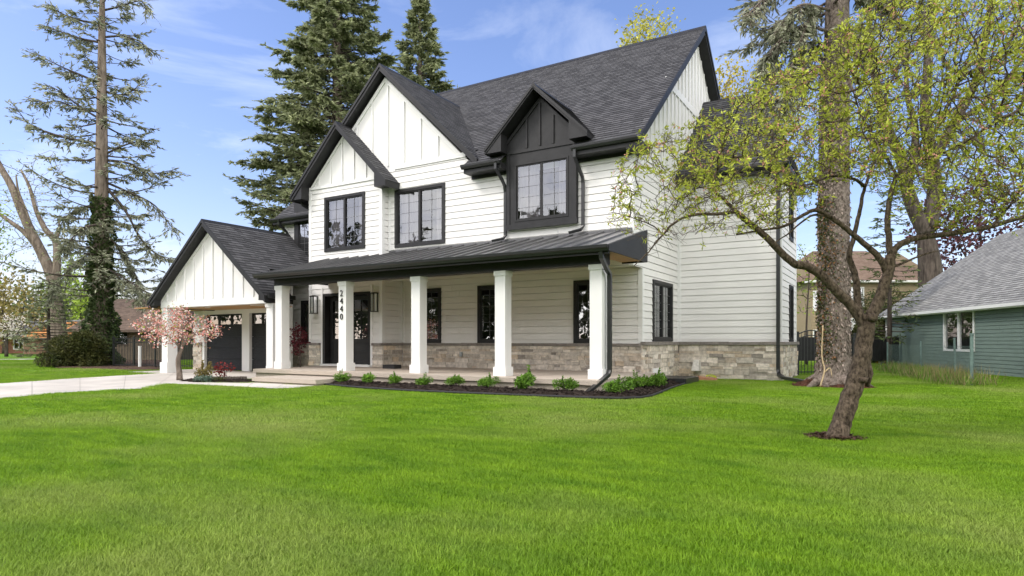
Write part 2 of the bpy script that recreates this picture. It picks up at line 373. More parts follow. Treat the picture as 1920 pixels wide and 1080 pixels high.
def gable_roof(parent, cx, half, zr, slope, y0, y1, thick=.2, lefty1=None, board=.17, cut=None):
    ze = zr-slope*half; ly = y1 if lefty1 is None else lefty1
    s = MB(); sl = MB(); tr = MB()
    R = [(cx+half, y0, ze), (cx+half, y1, ze), (cx, y1, zr), (cx, y0, zr)]
    Lq = [(cx-half, ly, ze), (cx-half, y0, ze), (cx, y0, zr), (cx, ly, zr)]
    if cut:                               # the right slope narrows behind y = cut[0] to cut[1] wide
        R[1] = (cx+half, cut[0], ze); R[2] = (cx, cut[0], zr); zc = zr-slope*cut[1]
        shingles(s, (cx+cut[1], cut[0], zc), (cx+cut[1], y1, zc), (cx, y1, zr), (cx, cut[0], zr))
    shingles(s, *R); shingles(s, *Lq)
    for sg, yy in ((1, cut[0] if cut else y1), (-1, ly)):
        x0, x1 = cx, cx+sg*half
        p = [(x0, y0, zr-thick-.03), (x1, y0, ze-thick-.03), (x1, yy, ze-thick-.03), (x0, yy, zr-thick-.03),
             (x0, y0, zr-.004), (x1, y0, ze-.004), (x1, yy, ze-.004), (x0, yy, zr-.004)]
        sl.hexa(p)
        q = [(x0, y0-.03, zr-board*.62), (x1+sg*.02, y0-.03, ze-board*.62), (x1+sg*.02, y0-.003, ze-board*.62), (x0, y0-.003, zr-board*.62),
             (x0, y0-.03, zr+.012), (x1+sg*.02, y0-.03, ze+.012), (x1+sg*.02, y0-.003, ze+.012), (x0, y0-.003, zr+.012)]
        tr.hexa(q)
    o = s.build('roof', M['shingle'], parent); sl.build('soffit', M['black'], o); tr.build('rake_board', M['black'], o)
    cp = MB(); cp.hexa([(cx-.14, y0-.02, zr-.14*slope+.01), (cx+.14, y0-.02, zr-.14*slope+.01), (cx+.14, y1, zr-.14*slope+.01), (cx-.14, y1, zr-.14*slope+.01),
                        (cx-.01, y0-.02, zr+.035), (cx+.01, y0-.02, zr+.035), (cx+.01, y1, zr+.035), (cx-.01, y1, zr+.035)])
    cp.build('ridge_cap', M['black'], o)
    return o
def returns(parent, cx, xi, xo, zbot, zout, zin, y0, y1):
    for sg in (1, -1):
        mb = MB(); a, b = cx+sg*xi, cx+sg*xo
        mb.hexa([(a, y0, zbot), (b, y0, zbot), (b, y1, zbot), (a, y1, zbot), (a, y0, zin), (b, y0, zout), (b, y1, zout), (a, y1, zin)])
        mb.build('eave_return', M['black'], parent)
def batten_gable(parent, fr, pts, battens, zlo, ztop, n0=-.1, bw=.055, frieze=None, rake=None, m='panel'):
    mb = MB(); k = len(pts)
    mb.face([fr.p(u, .0, z) for u, z in pts]); mb.face([fr.p(u, n0, z) for u, z in reversed(pts)])
    for i in range(k):
        (a, c), (b, d) = pts[i], pts[(i+1) % k]; mb.face([fr.p(a, 0, c), fr.p(a, n0, c), fr.p(b, n0, d), fr.p(b, 0, d)])
    w = mb.build('gable_wall', M[m], parent); b = MB()
    for u in battens: 
        zt = ztop(u)
        if zt > zlo+.1: fr.box(b, u-bw/2, u+bw/2, .001, .04, zlo, zt)
    if frieze: fr.box(b, frieze[0], frieze[1], .001, .045, frieze[2], frieze[3])
    if rake:
        (ax, az), (hw, sl_), wd = rake
        for sg in (1, -1):
            b.hexa([fr.p(ax, .001, az-wd), fr.p(ax+sg*hw, .001, az-sl_*hw-wd), fr.p(ax+sg*hw, .042, az-sl_*hw-wd), fr.p(ax, .042, az-wd),
                    fr.p(ax, .001, az), fr.p(ax+sg*hw, .001, az-sl_*hw), fr.p(ax+sg*hw, .042, az-sl_*hw), fr.p(ax, .042, az)])
    b.build('batten', M['trim'] if m == 'panel' else M[m], w)
    return w
def gutter(parent, x0, x1, yb, zt, w=.125, h=.125):
    mb = MB(); pr = [(0, 0), (0, -h), (-w*.55, -h), (-w*.8, -h*.55), (-w*.97, -h*.42), (-w, -.012), (-w*1.06, -.01), (-w*1.06, .006), (-w*.93, .006), (-w*.93, -.03), (-.01, -.03), (-.01, 0)]
    A = [(x0, yb+a, zt+b) for a, b in pr]; B = [(x1, yb+a, zt+b) for a, b in pr]; k = len(pr)
    for i in range(k): j = (i+1) % k; mb.face([A[i], B[i], B[j], A[j]])
    mb.face(A[::-1]); mb.face(B)
    return mb.build('gutter', M['metal'], parent)
def downspout(parent, pts, w=.085, h=.07, straps=()):
    mb = MB(); mb.rod(pts, w, h); o = mb.build('downspout', M['metal'], parent); return o

# ---------------------------------------------------------------- the house
YU, YB, YL, XR, YW, XW = 17.35, 17.03, 18.1, -6.43, 21.7, -3.12
house = thing('house', 'large white two storey house with black gables, long front porch and attached garage', 'house', (-13.0, 18.0, 0))
f = MB(); F = front(YU)
win_main, win_bay, win_dorm = (-15.34, -13.11, 4.58, 6.64), (-18.56, -16.49, 4.63, 6.69), (-10.27, -8.40, 5.0, 6.81)
lap(f, F, -15.68, XR, 3.4, 6.9, [win_main, win_dorm])
lap(f, F, -15.7, -11.8, 6.9, 7.38, uR1=-12.28)
F.box(f, -12.1, XR, -.14, -.12, 6.6, 7.2)
f.build('wall', M['white'], house)
f = MB(); B_ = front(YB); door = (-18.66, -16.22, .33, 3.05)
lap(f, B_, -19.4, -15.68, .33, 6.93, [win_bay, door]); lap(f, B_, -19.4, -15.68, 6.93, 7.05)
lap(f, side(-15.68), YB, YL, .33, 3.66); lap(f, side(-15.68), YB, YU, 3.66, 7.05)
lap(f, Fr((-19.4, 0, 0), (0, -1, 0), (-1, 0, 0)), -YL, -YB, .33, 7.05)
f.build('wall', M['white'], house)
f = MB(); L_ = front(YL); win_ll, win_lu = (-21.1, -20.3, 1.18, 2.93), (-21.19, -20.45, 4.5, 6.41)
lap(f, L_, -22.1, -19.4, 0, 6.5, [win_ll, win_lu]); f.build('wall', M['white'], house)
f = MB(); pw = [(-14.78, -13.85, 1.19, 3.15), (-12.28, -11.35, 1.19, 3.15), (-8.65, -7.72, 1.19, 3.15)]
lap(f, L_, -15.68, XR, .33, 3.66, pw); f.build('wall', M['white'], house)
f = MB(); R_ = side(XR); win_s = (19.01, 21.0, 1.25, 3.16)
lap(f, R_, YL, YW, 1.2, 3.42, [win_s]); lap(f, R_, YU, YW, 3.42, 6.9); lap(f, R_, YW, 30.7, 6.0, 6.9)
f.face([(-15.6, YU, 3.65), (XR, YU, 3.65), (XR, YL, 3.65), (-15.6, YL, 3.65)])
f.build('wall', M['white'], house)
f = MB(); WF, WS = front(YW), side(XW); win_f1, win_f2 = (23.35, 24.2, 1.23, 3.17), (23.35, 24.2, 4.71, 6.62)
lap(f, WF, XR, XW, 1.2, 6.8); lap(f, WS, YW, 25.15, 1.2, 6.8, [win_f1, win_f2])
f.box((-22.1, 30.7, 0), (XR, 30.8, 6.9)); f.box((-22.1, YL+.03, 0), (-22.0, 30.7, 6.4)); f.box((XR+.02, 25.05, 0), (XW-.01, 25.15, 6.8)); f.box((-22.1, 18.3, 6.35), (-6.6, 30.6, 6.4)); f.box((XR-.1, 25.15, 0), (XR, 30.7, 6.5))
f.build('wall', M['white'], house)
# corner boards and bands
class Each:                               # every box a part of its own
    def __init__(s, name, m, bevel=0): s.a = (name, m, bevel)
    def hexa(s, p, col=None): mb = MB(); mb.hexa(p); mb.build(s.a[0], s.a[1], house, bevel=s.a[2])
    box = MB.box
t = Each('corner_board', M['trim'], .004); cb = .12
for fr, u in ((F, XR), (L_, XR), (WF, XW)): 
    z0, z1 = (3.42, 6.75) if fr is F else (1.2, 3.4) if fr is L_ else (1.24, 6.75)
    fr.box(t, u-cb, u+.024, -.02, .024, z0, z1)
for fr, u, z0, z1 in ((R_, YU, 3.42, 6.8), (R_, YL, 1.24, 3.42), (WS, YW, 1.24, 6.75)): fr.box(t, u-.0235, u+cb, -.02, .0235, z0, z1)
R_.box(t, YW-.1, YW-.028, 0, .022, 1.24, 6.75); WF.box(t, XR+.026, XR+.11, 0, .0245, 1.24, 6.75); WS.box(t, 25.02, 25.15, 0, .024, 1.24, 6.75)
B_.box(t, -15.68-cb, -15.68+.024, -.02, .024, 1.2, 7.04); side(-15.68).box(t, YB-.0235, YB+cb, -.02, .0235, 1.2, 7.03)
B_.box(t, -19.424, -19.4+cb, -.02, .0245, 1.2, 7.04); F.box(t, -15.65, -15.54, 0, .022, 4.0, 7.3)
L_.box(t, -22.12, -22.0, -.02, .0245, 1.2, 6.3); L_.box(t, -15.655, -15.55, 0, .0245, 1.2, 3.4); side(-15.68).box(t, YL-.12, YL-.03, 0, .0225, 1.2, 3.4)
B_.box(t, -18.66-.1, -18.66, 0, .03, .34, 3.3); B_.box(t, -16.22, -16.12, 0, .03, .34, 3.3)
B_.box(t, -19.4+cb, -15.68-cb, .001, .0255, 3.9, 4.32); F.box(t, -15.5, XR-.14, .001, .02, 4.36, 4.5)
# gables of board and batten
batten_gable(house, F, [(-19.32, 7.38), (-12.28, 7.38), (-15.8, 10.8)], [-16.43+.755*k for k in range(-3, 7)], 7.56, lambda u: 10.68-.967*abs(u+15.8), frieze=(-15.35, -12.25, 7.385, 7.54), rake=((-15.8, 10.78), (3.35, .967), .17))
batten_gable(house, B_, [(-19.4, 7.05), (-15.68, 7.05), (-17.54, 8.95)], [-17.54+.6*k-.1 for k in range(-3, 4)], 7.16, lambda u: 8.85-abs(u+17.54), frieze=(-19.38, -15.7, 7.055, 7.16), rake=((-17.54, 8.93), (1.84, 1.0), .12))
batten_gable(house, R_, [(YU-.1, 6.9), (30.8, 6.9), (24.0, 12.72)], [YU+.2+.42*k for k in range(32)], 6.9, lambda u: 12.6-.846*abs(u-24.0), frieze=(20.3, 27.5, 9.62, 9.86))
gr = front(14.5); cxg = -21.85
gw = batten_gable(house, gr, [(-25.02, 2.57), (-18.68, 2.57), (-18.68, 2.93), (cxg, 5.42), (-25.02, 2.93)], [-21.7+.585*k for k in range(-6, 6)], 2.82, lambda u: 5.3-.785*abs(u-cxg), n0=-.3, frieze=(-25.02, -18.68, 2.575, 2.80), rake=((cxg, 5.4), (3.17, .785), .12))
# roofs
rs = MB(); sof = MB()
q_ = lambda y: 6.9+(y-16.85)*(12.95-6.9)/(24-16.85)
for a_, b_, y_ in ((-12.05, -10.575, 16.85), (-10.575, -8.135, 17.33), (-8.135, -6.08, 16.85)): shingles(rs, (a_, y_, q_(y_)), (b_, y_, q_(y_)), (b_, 24, 12.95), (a_, 24, 12.95))
shingles(rs, (-19.6, 17.81, 7.7123), (-12.05, 17.81, 7.7123), (-12.05, 24, 12.95), (-19.6, 24, 12.95)); shingles(rs, (-6.08, 31.15, 6.9), (-19.6, 31.15, 6.9), (-19.6, 24, 12.95), (-6.08, 24, 12.95))
mr = rs.build('roof', M['shingle'], house)
for q in ([(-12.0, 17.4, 7.33), (-6.08, 17.4, 7.33), (-6.08, 24, 12.925), (-12.0, 24, 12.925)], [(-19.6, 17.9, 7.75), (-12.0, 17.9, 7.75), (-12.0, 24, 12.925), (-19.6, 24, 12.925)], [(-6.08, 16.85, 6.87), (-6.45, 16.85, 6.87), (-6.45, 17.4, 7.335), (-6.08, 17.4, 7.335)], [(-6.08, 31.15, 6.87), (-19.6, 31.15, 6.87), (-19.6, 24, 12.925), (-6.08, 24, 12.925)]):
    sof.slab(q, .19)
for y0, y1 in ((16.85, 24), (31.15, 24)):
    sg = 1 if y1 > y0 else -1
    sof.hexa([(-6.08, y0, 6.76), (-6.045, y0, 6.76), (-6.045, y1, 12.81), (-6.08, y1, 12.81), (-6.08, y0, 6.91), (-6.045, y0, 6.91), (-6.045, y1, 12.975), (-6.08, y1, 12.975)])
sof.build('soffit', M['black'], mr)
rc = MB(); rc.hexa([(-19.6, 23.86, 12.86), (-6.06, 23.86, 12.86), (-6.06, 24.14, 12.86), (-19.6, 24.14, 12.86), (-19.6, 23.98, 12.995), (-6.06, 23.98, 12.995), (-6.06, 24.02, 12.995), (-19.6, 24.02, 12.995)]); rc.build('ridge_cap', M['black'], mr)
rs = MB(); shingles(rs, (-22.4, 17.7, 6.35), (-19.0, 17.7, 6.35), (-19.0, 24, 11.9), (-22.4, 24, 11.9)); shingles(rs, (-19.0, 30.9, 6.0), (-22.4, 30.9, 6.0), (-22.4, 24, 11.9), (-19.0, 24, 11.9))
lr = rs.build('roof', M['shingle'], house); s2 = MB()
s2.slab([(-22.4, 17.7, 6.335), (-19.4, 17.7, 6.335), (-19.4, 24, 11.88), (-22.4, 24, 11.88)], .16); s2.box((-22.4, 17.7, 6.14), (-19.45, YL+.02, 6.3)); s2.build('soffit', M['black'], lr)
rs = MB(); ez, ry, rz = 6.8, 25.1, 10.55; ex = XW+.3; wb = 25.5
shingles(rs, (XR, 21.35, ez), (ex, 21.35, ez), (-4.15, ry, rz), (XR, ry, rz)); shingles(rs, (ex, 21.35, ez), (ex, wb, ez), (-4.15, ry+.01, rz), (-4.15, ry, rz))
wr = rs.build('roof', M['shingle'], house); s2 = MB(); s2.box((XR+.02, 21.36, ez-.2), (ex-.01, wb-.01, ez-.02)); s2.face([(XR, wb, ez), (ex, wb, ez), (-4.15, ry+.02, rz), (XR, ry+.02, rz)]); s2.build('soffit', M['black'], wr)
gable_roof(house, -15.8, 4.19, 11.15, .954, 17.03, 22.6)
sg_ = gable_roof(house, -17.55, 2.42, 9.27, 1.0, 16.6, 17.36, lefty1=18.6); returns(sg_, -17.55, 1.86, 2.41, 6.68, 6.83, 7.2, 16.63, 17.03)
gd = gable_roof(house, cxg, 3.52, 5.72, .83, 14.15, 20.0, cut=(15.35, 2.2)); returns(gd, cxg, 3.16, 3.51, 2.66, 2.78, 3.0, 14.18, 14.5)
# the black dormer
dp = MB(); D_ = front(17.2); dx0, dx1 = -10.57, -8.14
for a in ((dx0, -10.27, 4.78, 7.25), (-8.40, dx1, 4.78, 7.25), (-10.27, -8.40, 6.81, 7.25), (-10.27, -8.40, 4.78, 5.0)): D_.box(dp, a[0], a[1], -.16, 0, a[2], a[3])
dp.box((dx0, 17.37, 6.8), (dx1, 20.0, 7.45)); D_.box(dp, dx0-.06, dx1+.06, .001, .03, 7.14, 7.24); D_.box(dp, dx0-.03, dx1+.03, .001, .025, 4.76, 4.92); D_.box(dp, dx0, dx0+.12, .001, .024, 4.92, 7.14); D_.box(dp, dx1-.12, dx1, .001, .024, 4.92, 7.14)
dm = dp.build('dormer', M['black'], house, bevel=.006)
batten_gable(dm, D_, [(dx0, 7.24), (dx1, 7.24), (dx1, 7.5), (-9.37, 8.78), (dx0, 7.5)], [-9.83, -9.37, -8.91], 7.26, lambda u: 8.66-.98*abs(u+9.37), m='black', n0=-1.5, rake=((-9.37, 8.74), (1.2, .98), .13))
dr = gable_roof(dm, -9.37, 1.76, 9.02, .98, 16.78, 20.4, thick=.12, board=.14); returns(dr, -9.37, 1.17, 1.75, 7.17, 7.24, 7.72, 16.8, 17.2)
window(house, D_, *win_dorm, fw=.05, hi=True, proud=.015)
window(house, F, *win_main, hi=True); window(house, B_, *win_bay, hi=True)
for w in pw: window(house, L_, *w, sashes=1, rows=6, curtain=False)
window(house, R_, *win_s, rows=6); window(house, WS, *win_f1, sashes=1); window(house, WS, *win_f2, sashes=1)
window(house, L_, *win_ll, sashes=1, rows=6, curtain=False)
dl = MB()
for a in ((-21.4, -21.19, 4.3, 7.0), (-20.45, -19.4, 4.3, 7.0), (-21.19, -20.45, 6.41, 7.0), (-21.19, -20.45, 4.3, 4.5)): L_.box(dl, a[0], a[1], .02, .14, a[2], a[3])
dl = dl.build('dormer', M['black'], house); window(dl, Fr((0, YL-.12, 0), (1, 0, 0), (0, -1, 0)), *win_lu, sashes=1, fw=.05, proud=.015, curtain=False)
# eaves, gutters, downspouts
e = Each('eave', M['black']); e.box((-12.0, 16.86, 6.68), (dx0-.002, YU-.02, 6.86)); e.box((dx1+.002, 16.86, 6.68), (-6.09, YU-.02, 6.86)); e.box((-6.46, 16.87, 6.62), (-6.05, YU+.35, 6.85)); e.box((dx1+.002, YU-.05, 6.58), (-6.4, YU-.026, 6.7)); e.box((-12.0, YU-.05, 6.58), (dx0-.002, YU-.026, 6.7))
gutter(house, -12.05, dx0-.02, 16.855, 6.93); gutter(house, dx1+.03, -6.1, 16.855, 6.93); gutter(house, -22.42, -19.96, 17.7, 6.36); gutter(house, XR+.05, ex, 21.35, ez+.02)
for a_, y_ in ((cxg+3.5, 15.36), (cxg-3.63, 18.0)):
    g2 = MB(); g2.box((a_, 14.25, 2.72), (a_+.13, y_, 2.86)); g2.build('gutter', M['metal'], house)
downspout(house, [(-10.72, 16.78, 6.82), (-10.72, 16.78, 6.66), (-10.66, 17.05, 6.36), (-10.66, 17.22, 6.2), (-10.66, 17.26, 6.0), (-10.66, 17.26, 4.62), (-10.7, 17.2, 4.52), (-11.0, 16.98, 4.44)])
downspout(house, [(-8.0, 16.78, 6.82), (-8.0, 16.78, 6.62), (-7.97, 17.05, 6.3), (-7.96, 17.24, 6.12), (-7.96, 17.27, 5.95), (-7.96, 17.27, 4.68), (-8.0, 17.2, 4.56), (-8.3, 17.0, 4.46)])
downspout(house, [(-5.92, 13.85, 3.38), (-5.92, 13.88, 3.22), (-5.96, 14.3, 2.98), (-5.98, 14.5, 2.9), (-5.98, 14.52, 2.75), (-5.98, 14.52, .55), (-5.98, 14.45, .44), (-6.05, 13.35, .07)], .1, .08)
downspout(house, [(-21.95, 17.62, 6.28), (-21.95, 17.66, 6.1), (-21.9, 17.98, 5.85), (-21.88, 18.04, 5.7), (-21.88, 18.05, 2.9)])
downspout(house, [(-19.85, 17.0, 6.72), (-19.85, 17.1, 6.58), (-19.62, 17.3, 6.4), (-19.5, 17.45, 6.3)], .1, .09)
downspout(house, [(-3.2, 21.42, 6.75), (-3.2, 21.45, 6.5), (-3.2, 21.62, 6.3), (-3.2, 21.63, 6.1), (-3.2, 21.63, .35), (-3.18, 21.6, .2), (-3.0, 21.3, .12), (-2.15, 20.1, .07)], .11, .09)
# porch: slab, steps, columns, beam, ceiling, metal roof
p = MB(); p.box((-18.4, 13.75, .215), (-5.98, YL, .33)); p.box((-18.35, 13.82, -.2), (-6.03, YL, .214)); 
p.build('porch_floor', M['slab'], house, bevel=.012)
p = MB(); p.box((-16.65, 12.4, .055), (-13.88, 13.745, .17)); p.box((-16.6, 12.46, -.2), (-13.93, 13.74, .054)); p.build('step', M['slab'], house, bevel=.012)
def column(x, y, z0, z1, w=.32, base=.39, cap=.37, base_h=.24):
    c = MB(); xc, yc = x+w/2, y+w/2
    for (s, a, b) in ((base, z0, z0+base_h), (w, z0+base_h, z1-.13), (cap, z1-.13, z1)): c.box((xc-s/2, yc-s/2, a), (xc+s/2, yc+s/2, b))
    return c.build('column', M['trim'], house, bevel=.006)
cols = [column(x, 14.3, .33, 3.12) for x in (-17.97, -14.98, -12.04, -9.16, -6.41)]
column(-25.02, 14.5, 0, 2.565, .4, .5, .44, .42); column(-18.72, 14.52, .3, 2.565, .34, .36, .4, .1)
for ch, k in zip('2440', range(4)):
    cu = bpy.data.curves.new('digit', 'FONT'); cu.body = ch; cu.size = .275; cu.align_x = 'CENTER'; cu.extrude = .012; cu.offset = -.003; cu.materials.append(M['black'])
    tmp = bpy.data.objects.new('digit', cu); S.collection.objects.link(tmp); dg = bpy.context.evaluated_depsgraph_get(); me = bpy.data.meshes.new_from_object(tmp.evaluated_get(dg)); bpy.data.objects.remove(tmp)
    me.transform(Matrix.Translation((-14.84, 14.3-.018, 2.66-k*.243)) @ Matrix.Rotation(math.pi/2, 4, 'X')); link(bpy.data.objects.new('digit', me), cols[1])
b = MB(); b.box((-18.0, 14.28, 3.122), (-6.02, 14.64, 3.41));  b.build('porch_beam', M['black'], house)
c = MB(); c.box((-18.28, 14.645, 3.62), (-6.45, YL-.02, 3.64)); c.box((-6.449, 14.645, 3.62), (-6.05, 16.39, 3.64)); c.box((-6.049, 13.95, 3.402), (-5.79, 16.39, 3.43)); c.box((-6.42, 14.645, 3.402), (-6.0495, 16.39, 3.43)); c.build('porch_ceiling', M['wood'], house)
sl = (4.43-3.47)/(YU-13.9); zr_ = lambda y: 3.47+sl*(y-13.9)
mp = MB(); mp.slab([(-18.34, 13.86, zr_(13.86)), (-6.43, 13.86, zr_(13.86)), (-6.43, YU, zr_(YU)), (-18.34, YU, zr_(YU))], .03); mp.slab([(-6.43, 13.86, zr_(13.86)), (-5.74, 13.86, zr_(13.86)), (-5.74, 16.45, zr_(16.45)), (-6.43, 16.45, zr_(16.45))], .03)
pr = mp.build('porch_roof', M['seam'], house); sm = MB(); x = -18.32
while x < -5.7:
    y1 = 16.45 if x > XR else YB if x < -15.6 else YU
    sm.hexa([(x-.016, 13.87, zr_(13.87)), (x+.016, 13.87, zr_(13.87)), (x+.016, y1, zr_(y1)), (x-.016, y1, zr_(y1)), (x-.012, 13.9, zr_(13.9)+.048), (x+.012, 13.9, zr_(13.9)+.048), (x+.012, y1, zr_(y1)+.048), (x-.012, y1, zr_(y1)+.048)]); x += .5
sm.box((-15.6, YU-.05, zr_(YU)-.01), (-6.44, YU-.021, zr_(YU)+.07))
sm.build('seam_rib', M['seam'], pr)
rb = MB()
for x, ye in ((-5.74, 16.45), (-18.40, 17.0)):
    rb.hexa([(x, 13.8, 3.36), (x+.05, 13.8, 3.36), (x+.05, ye, 3.36), (x, ye, 3.36), (x, 13.8, 3.5), (x+.05, 13.8, 3.5), (x+.05, ye, zr_(ye)+.05), (x, ye, zr_(ye)+.05)])
rb.box((-6.40, 16.40, 3.36), (-5.742, 16.45, zr_(16.4)-.04)); rb.box((-18.34, 13.87, 3.30), (-5.742, 13.94, 3.465)); rb.box((-18.34, 13.94, 3.385), (-5.8, 14.27, 3.40))
rb.build('rake_board', M['black'], pr)
gutter(house, -18.42, -5.72, 13.868, 3.5, .13, .14)
# stone
stone_wall(house, L_, -15.6, XR+.0, .33, 1.10, 11); stone_wall(house, side(-15.68), YB+.02, YL-.02, .33, 1.10, 12)
stone_wall(house, B_, -19.4, -18.78, .33, 1.10, 13); stone_wall(house, B_, -16.1, -15.62, .33, 1.10, 14); stone_wall(house, L_, -22.1, -19.4, .0, 1.10, 15)
stone_wall(house, R_, YL-.06, YW-.06, -.05, 1.135, 16, .1, .12); stone_wall(house, WF, XR+.05, XW+.06, -.05, 1.135, 17, .1, .12, (0, .07)); stone_wall(house, WS, YW-.0, 25.15, -.05, 1.135, 18, .1, .12)
# entrance
d = MB(); fr = B_
for a in ((-18.66, -18.54, .36, 3.05), (-16.34, -16.22, .36, 3.05), (-18.54, -16.34, 2.95, 3.05)): fr.box(d, a[0], a[1], -.3, .035, a[2], a[3])
fr.box(d, -18.54, -18.50, -.3, -.24, .4, 2.95)
fd = d.build('front_door', M['black'], house); lf = MB(); gl = MB()
for a, b_ in ((-18.50, -17.46), (-17.42, -16.38)):
    for q in ((a, a+.14, .42, 2.93), (b_-.14, b_, .42, 2.93), (a+.14, b_-.14, 2.78, 2.93), (a+.14, b_-.14, 1.20, 1.34), (a+.14, b_-.14, .42, .56), (a+.14, b_-.14, .84, .9)): fr.box(lf, q[0], q[1], -.27, -.2, q[2], q[3])
    fr.box(lf, a+.14, b_-.14, -.26, -.225, .5, 1.25); m_ = (a+b_)/2
    fr.box(lf, m_-.015, m_+.015, -.25, -.21, 1.34, 2.78)
    for z in (1.82, 2.30): fr.box(lf, a+.14, m_-.015, -.25, -.21, z-.014, z+.014); fr.box(lf, m_+.015, b_-.14, -.25, -.21, z-.014, z+.014)
    gl.face([fr.p(a+.14, -.23, 1.34), fr.p(b_-.14, -.23, 1.34), fr.p(b_-.14, -.23, 2.78), fr.p(a+.14, -.23, 2.78)])
le = lf.build('door_leaf', M['black'], fd); gl.build('pane', M['glass'], le)
hd = MB(); hd.box((-17.51, YB+.12, 1.35), (-17.48, YB+.15, 1.75)); hd.box((-17.40, YB+.12, 1.35), (-17.37, YB+.15, 1.75)); hd.build('handle', M['metal'], le)
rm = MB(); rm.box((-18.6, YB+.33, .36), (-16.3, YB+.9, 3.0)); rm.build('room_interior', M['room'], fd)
sl_ = MB(); sl_.box((-18.7, 16.9, .331), (-16.18, YB+.3, .40)); sl_.build('threshold', M['trim'], fd)
for x in (-19.04, -15.95):
    s = MB()
    for a in ((x-.1, x-.075, 2.33, 2.95), (x+.075, x+.1, 2.33, 2.95)):
        B_.box(s, a[0], a[1], .2, .225, a[2], a[3]); B_.box(s, a[0], a[1], .03, .05, a[2], a[3])
    B_.box(s, x-.12, x+.12, .02, .24, 2.95, 2.985); B_.box(s, x-.12, x+.12, .02, .24, 2.30, 2.33); B_.box(s, x-.1, x+.1, .016, .03, 2.33, 2.95)
    so = s.build('wall_lantern', M['metal'], house); k = MB(); k.tube([(x, YB-.125, 2.36), (x, YB-.125, 2.6), (x, YB-.125, 2.9)], [.032, .028, .03], 10)
    k.build('bulb', mat('amber_tube', (.75, .5, .28), .3, .4, 9), so); gq = MB()
    gq.face([B_.p(x-.075, .215, 2.33), B_.p(x+.075, .215, 2.33), B_.p(x+.075, .215, 2.95), B_.p(x-.075, .215, 2.95)]); gq.face([B_.p(x+.09, .05, 2.33), B_.p(x+.09, .2, 2.33), B_.p(x+.09, .2, 2.95), B_.p(x+.09, .05, 2.95)])
    gq.build('pane', M['glass'], so)
# garage
G_ = front(17.05); gwl = MB(); gd1, gd2 = (-26.1, -23.5, 0, 2.42), (-23.02, -20.95, 0, 2.42)
lap(gwl, G_, -26.9, -20.68, 0, 2.62, [gd1, gd2]); lap(gwl, side(-21.95), 17.31, YL, 0, 3.9); gwl.box((-21.96, 17.225, 0), (-20.69, 17.30, 3.9)); gwl.box((-20.72, 17.06, 0), (-20.69, 17.224, 2.62)); gwl.box((-26.95, 17.1, 0), (-26.85, 24, 2.6))
gwl.build('garage_wall', M['white'], house); t = MB()
for a in ((-26.25, -26.1), (-23.5, -23.02), (-20.95, -20.75)): G_.box(t, a[0], a[1], -.2, .03, 0, 2.42)
G_.box(t, -26.25, -20.75, -.05, .035, 2.42, 2.6); t.build('door_trim', M['trim'], house)
for a, b_, z0, z1 in (gd1, gd2):
    g = MB(); nr = 5; hh = (z1-z0)/nr
    for k in range(nr-1): G_.box(g, a, b_, -.16, -.1, z0+k*hh+.006, z0+(k+1)*hh-.006)
    z0w = z0+(nr-1)*hh; nw = 3; ww = (b_-a)/nw; pn = MB()
    G_.box(g, a, b_, -.16, -.1, z0w, z0w+.05); G_.box(g, a, b_, -.16, -.1, z1-.07, z1)
    for k in range(nw+1): G_.box(g, max(a, a+k*ww-.07), min(b_, a+k*ww+.07), -.16, -.1, z0w+.05, z1-.07)
    for k in range(nw): pn.face([G_.p(a+k*ww+.07, -.12, z0w+.05), G_.p(a+(k+1)*ww-.07, -.12, z0w+.05), G_.p(a+(k+1)*ww-.07, -.12, z1-.07), G_.p(a+k*ww+.07, -.12, z1-.07)])
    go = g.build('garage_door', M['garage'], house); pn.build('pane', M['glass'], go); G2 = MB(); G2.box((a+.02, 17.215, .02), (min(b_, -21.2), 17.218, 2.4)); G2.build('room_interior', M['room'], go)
stone_wall(house, G_, -26.9, -26.26, 0, 1.12, 21)
c = MB(); c.box((-27.0, 14.5, 2.60), (-20.4, 17.04, 2.63)); c.box((-20.399, 14.5, 2.60), (-18.7, 15.35, 2.63)); c.build('garage_ceiling', M['wood'], house); c = MB(); c.box((-18.75, 15.33, 2.5), (-18.7, 15.36, 3.1)); c.hexa([(-20.45, 15.355, 2.57), (-18.5, 15.355, 2.57), (-18.5, 15.4, 2.57), (-20.45, 15.4, 2.57), (-20.45, 15.355, 4.2), (-18.5, 15.355, 2.62), (-18.5, 15.4, 2.62), (-20.45, 15.4, 4.2)]); c.build('gable_wall', M['white'], house)
rs = MB(); shingles(rs, (-27.2, 20, 2.7), (-27.2, 15.6, 2.7), (-24.6, 15.6, 3.3), (-24.6, 20, 3.3)); rs.build('roof', M['shingle'], house)
for x, y in ((-23.4, 15.4), (-20.6, 15.4)):
    k = MB(); k.tube([(x, y, 2.585), (x, y, 2.602)], .11, 18); k.build('recessed_light', M['trim'], house)
# small fittings
k = MB(); L_.box(k, -12.98, -12.88, .07, .12, .72, .88); k.build('outlet_cover', M['galv'], house)
v = MB(); v.hexa([(-5.86, 21.3, .27), (-5.6, 21.3, .27), (-5.6, 21.63, .27), (-5.86, 21.63, .27), (-5.82, 21.45, .62), (-5.64, 21.45, .62), (-5.64, 21.63, .62), (-5.82, 21.63, .62)]); v.build('dryer_vent', mat('aged_white_plastic', (.55, .53, .48), .6, .2, 12), house, bevel=.008)
bw = MB(); R_.box(bw, 18.9, 19.6, .05, .075, .05, .42); bw.build('basement_window', M['trim'], house)
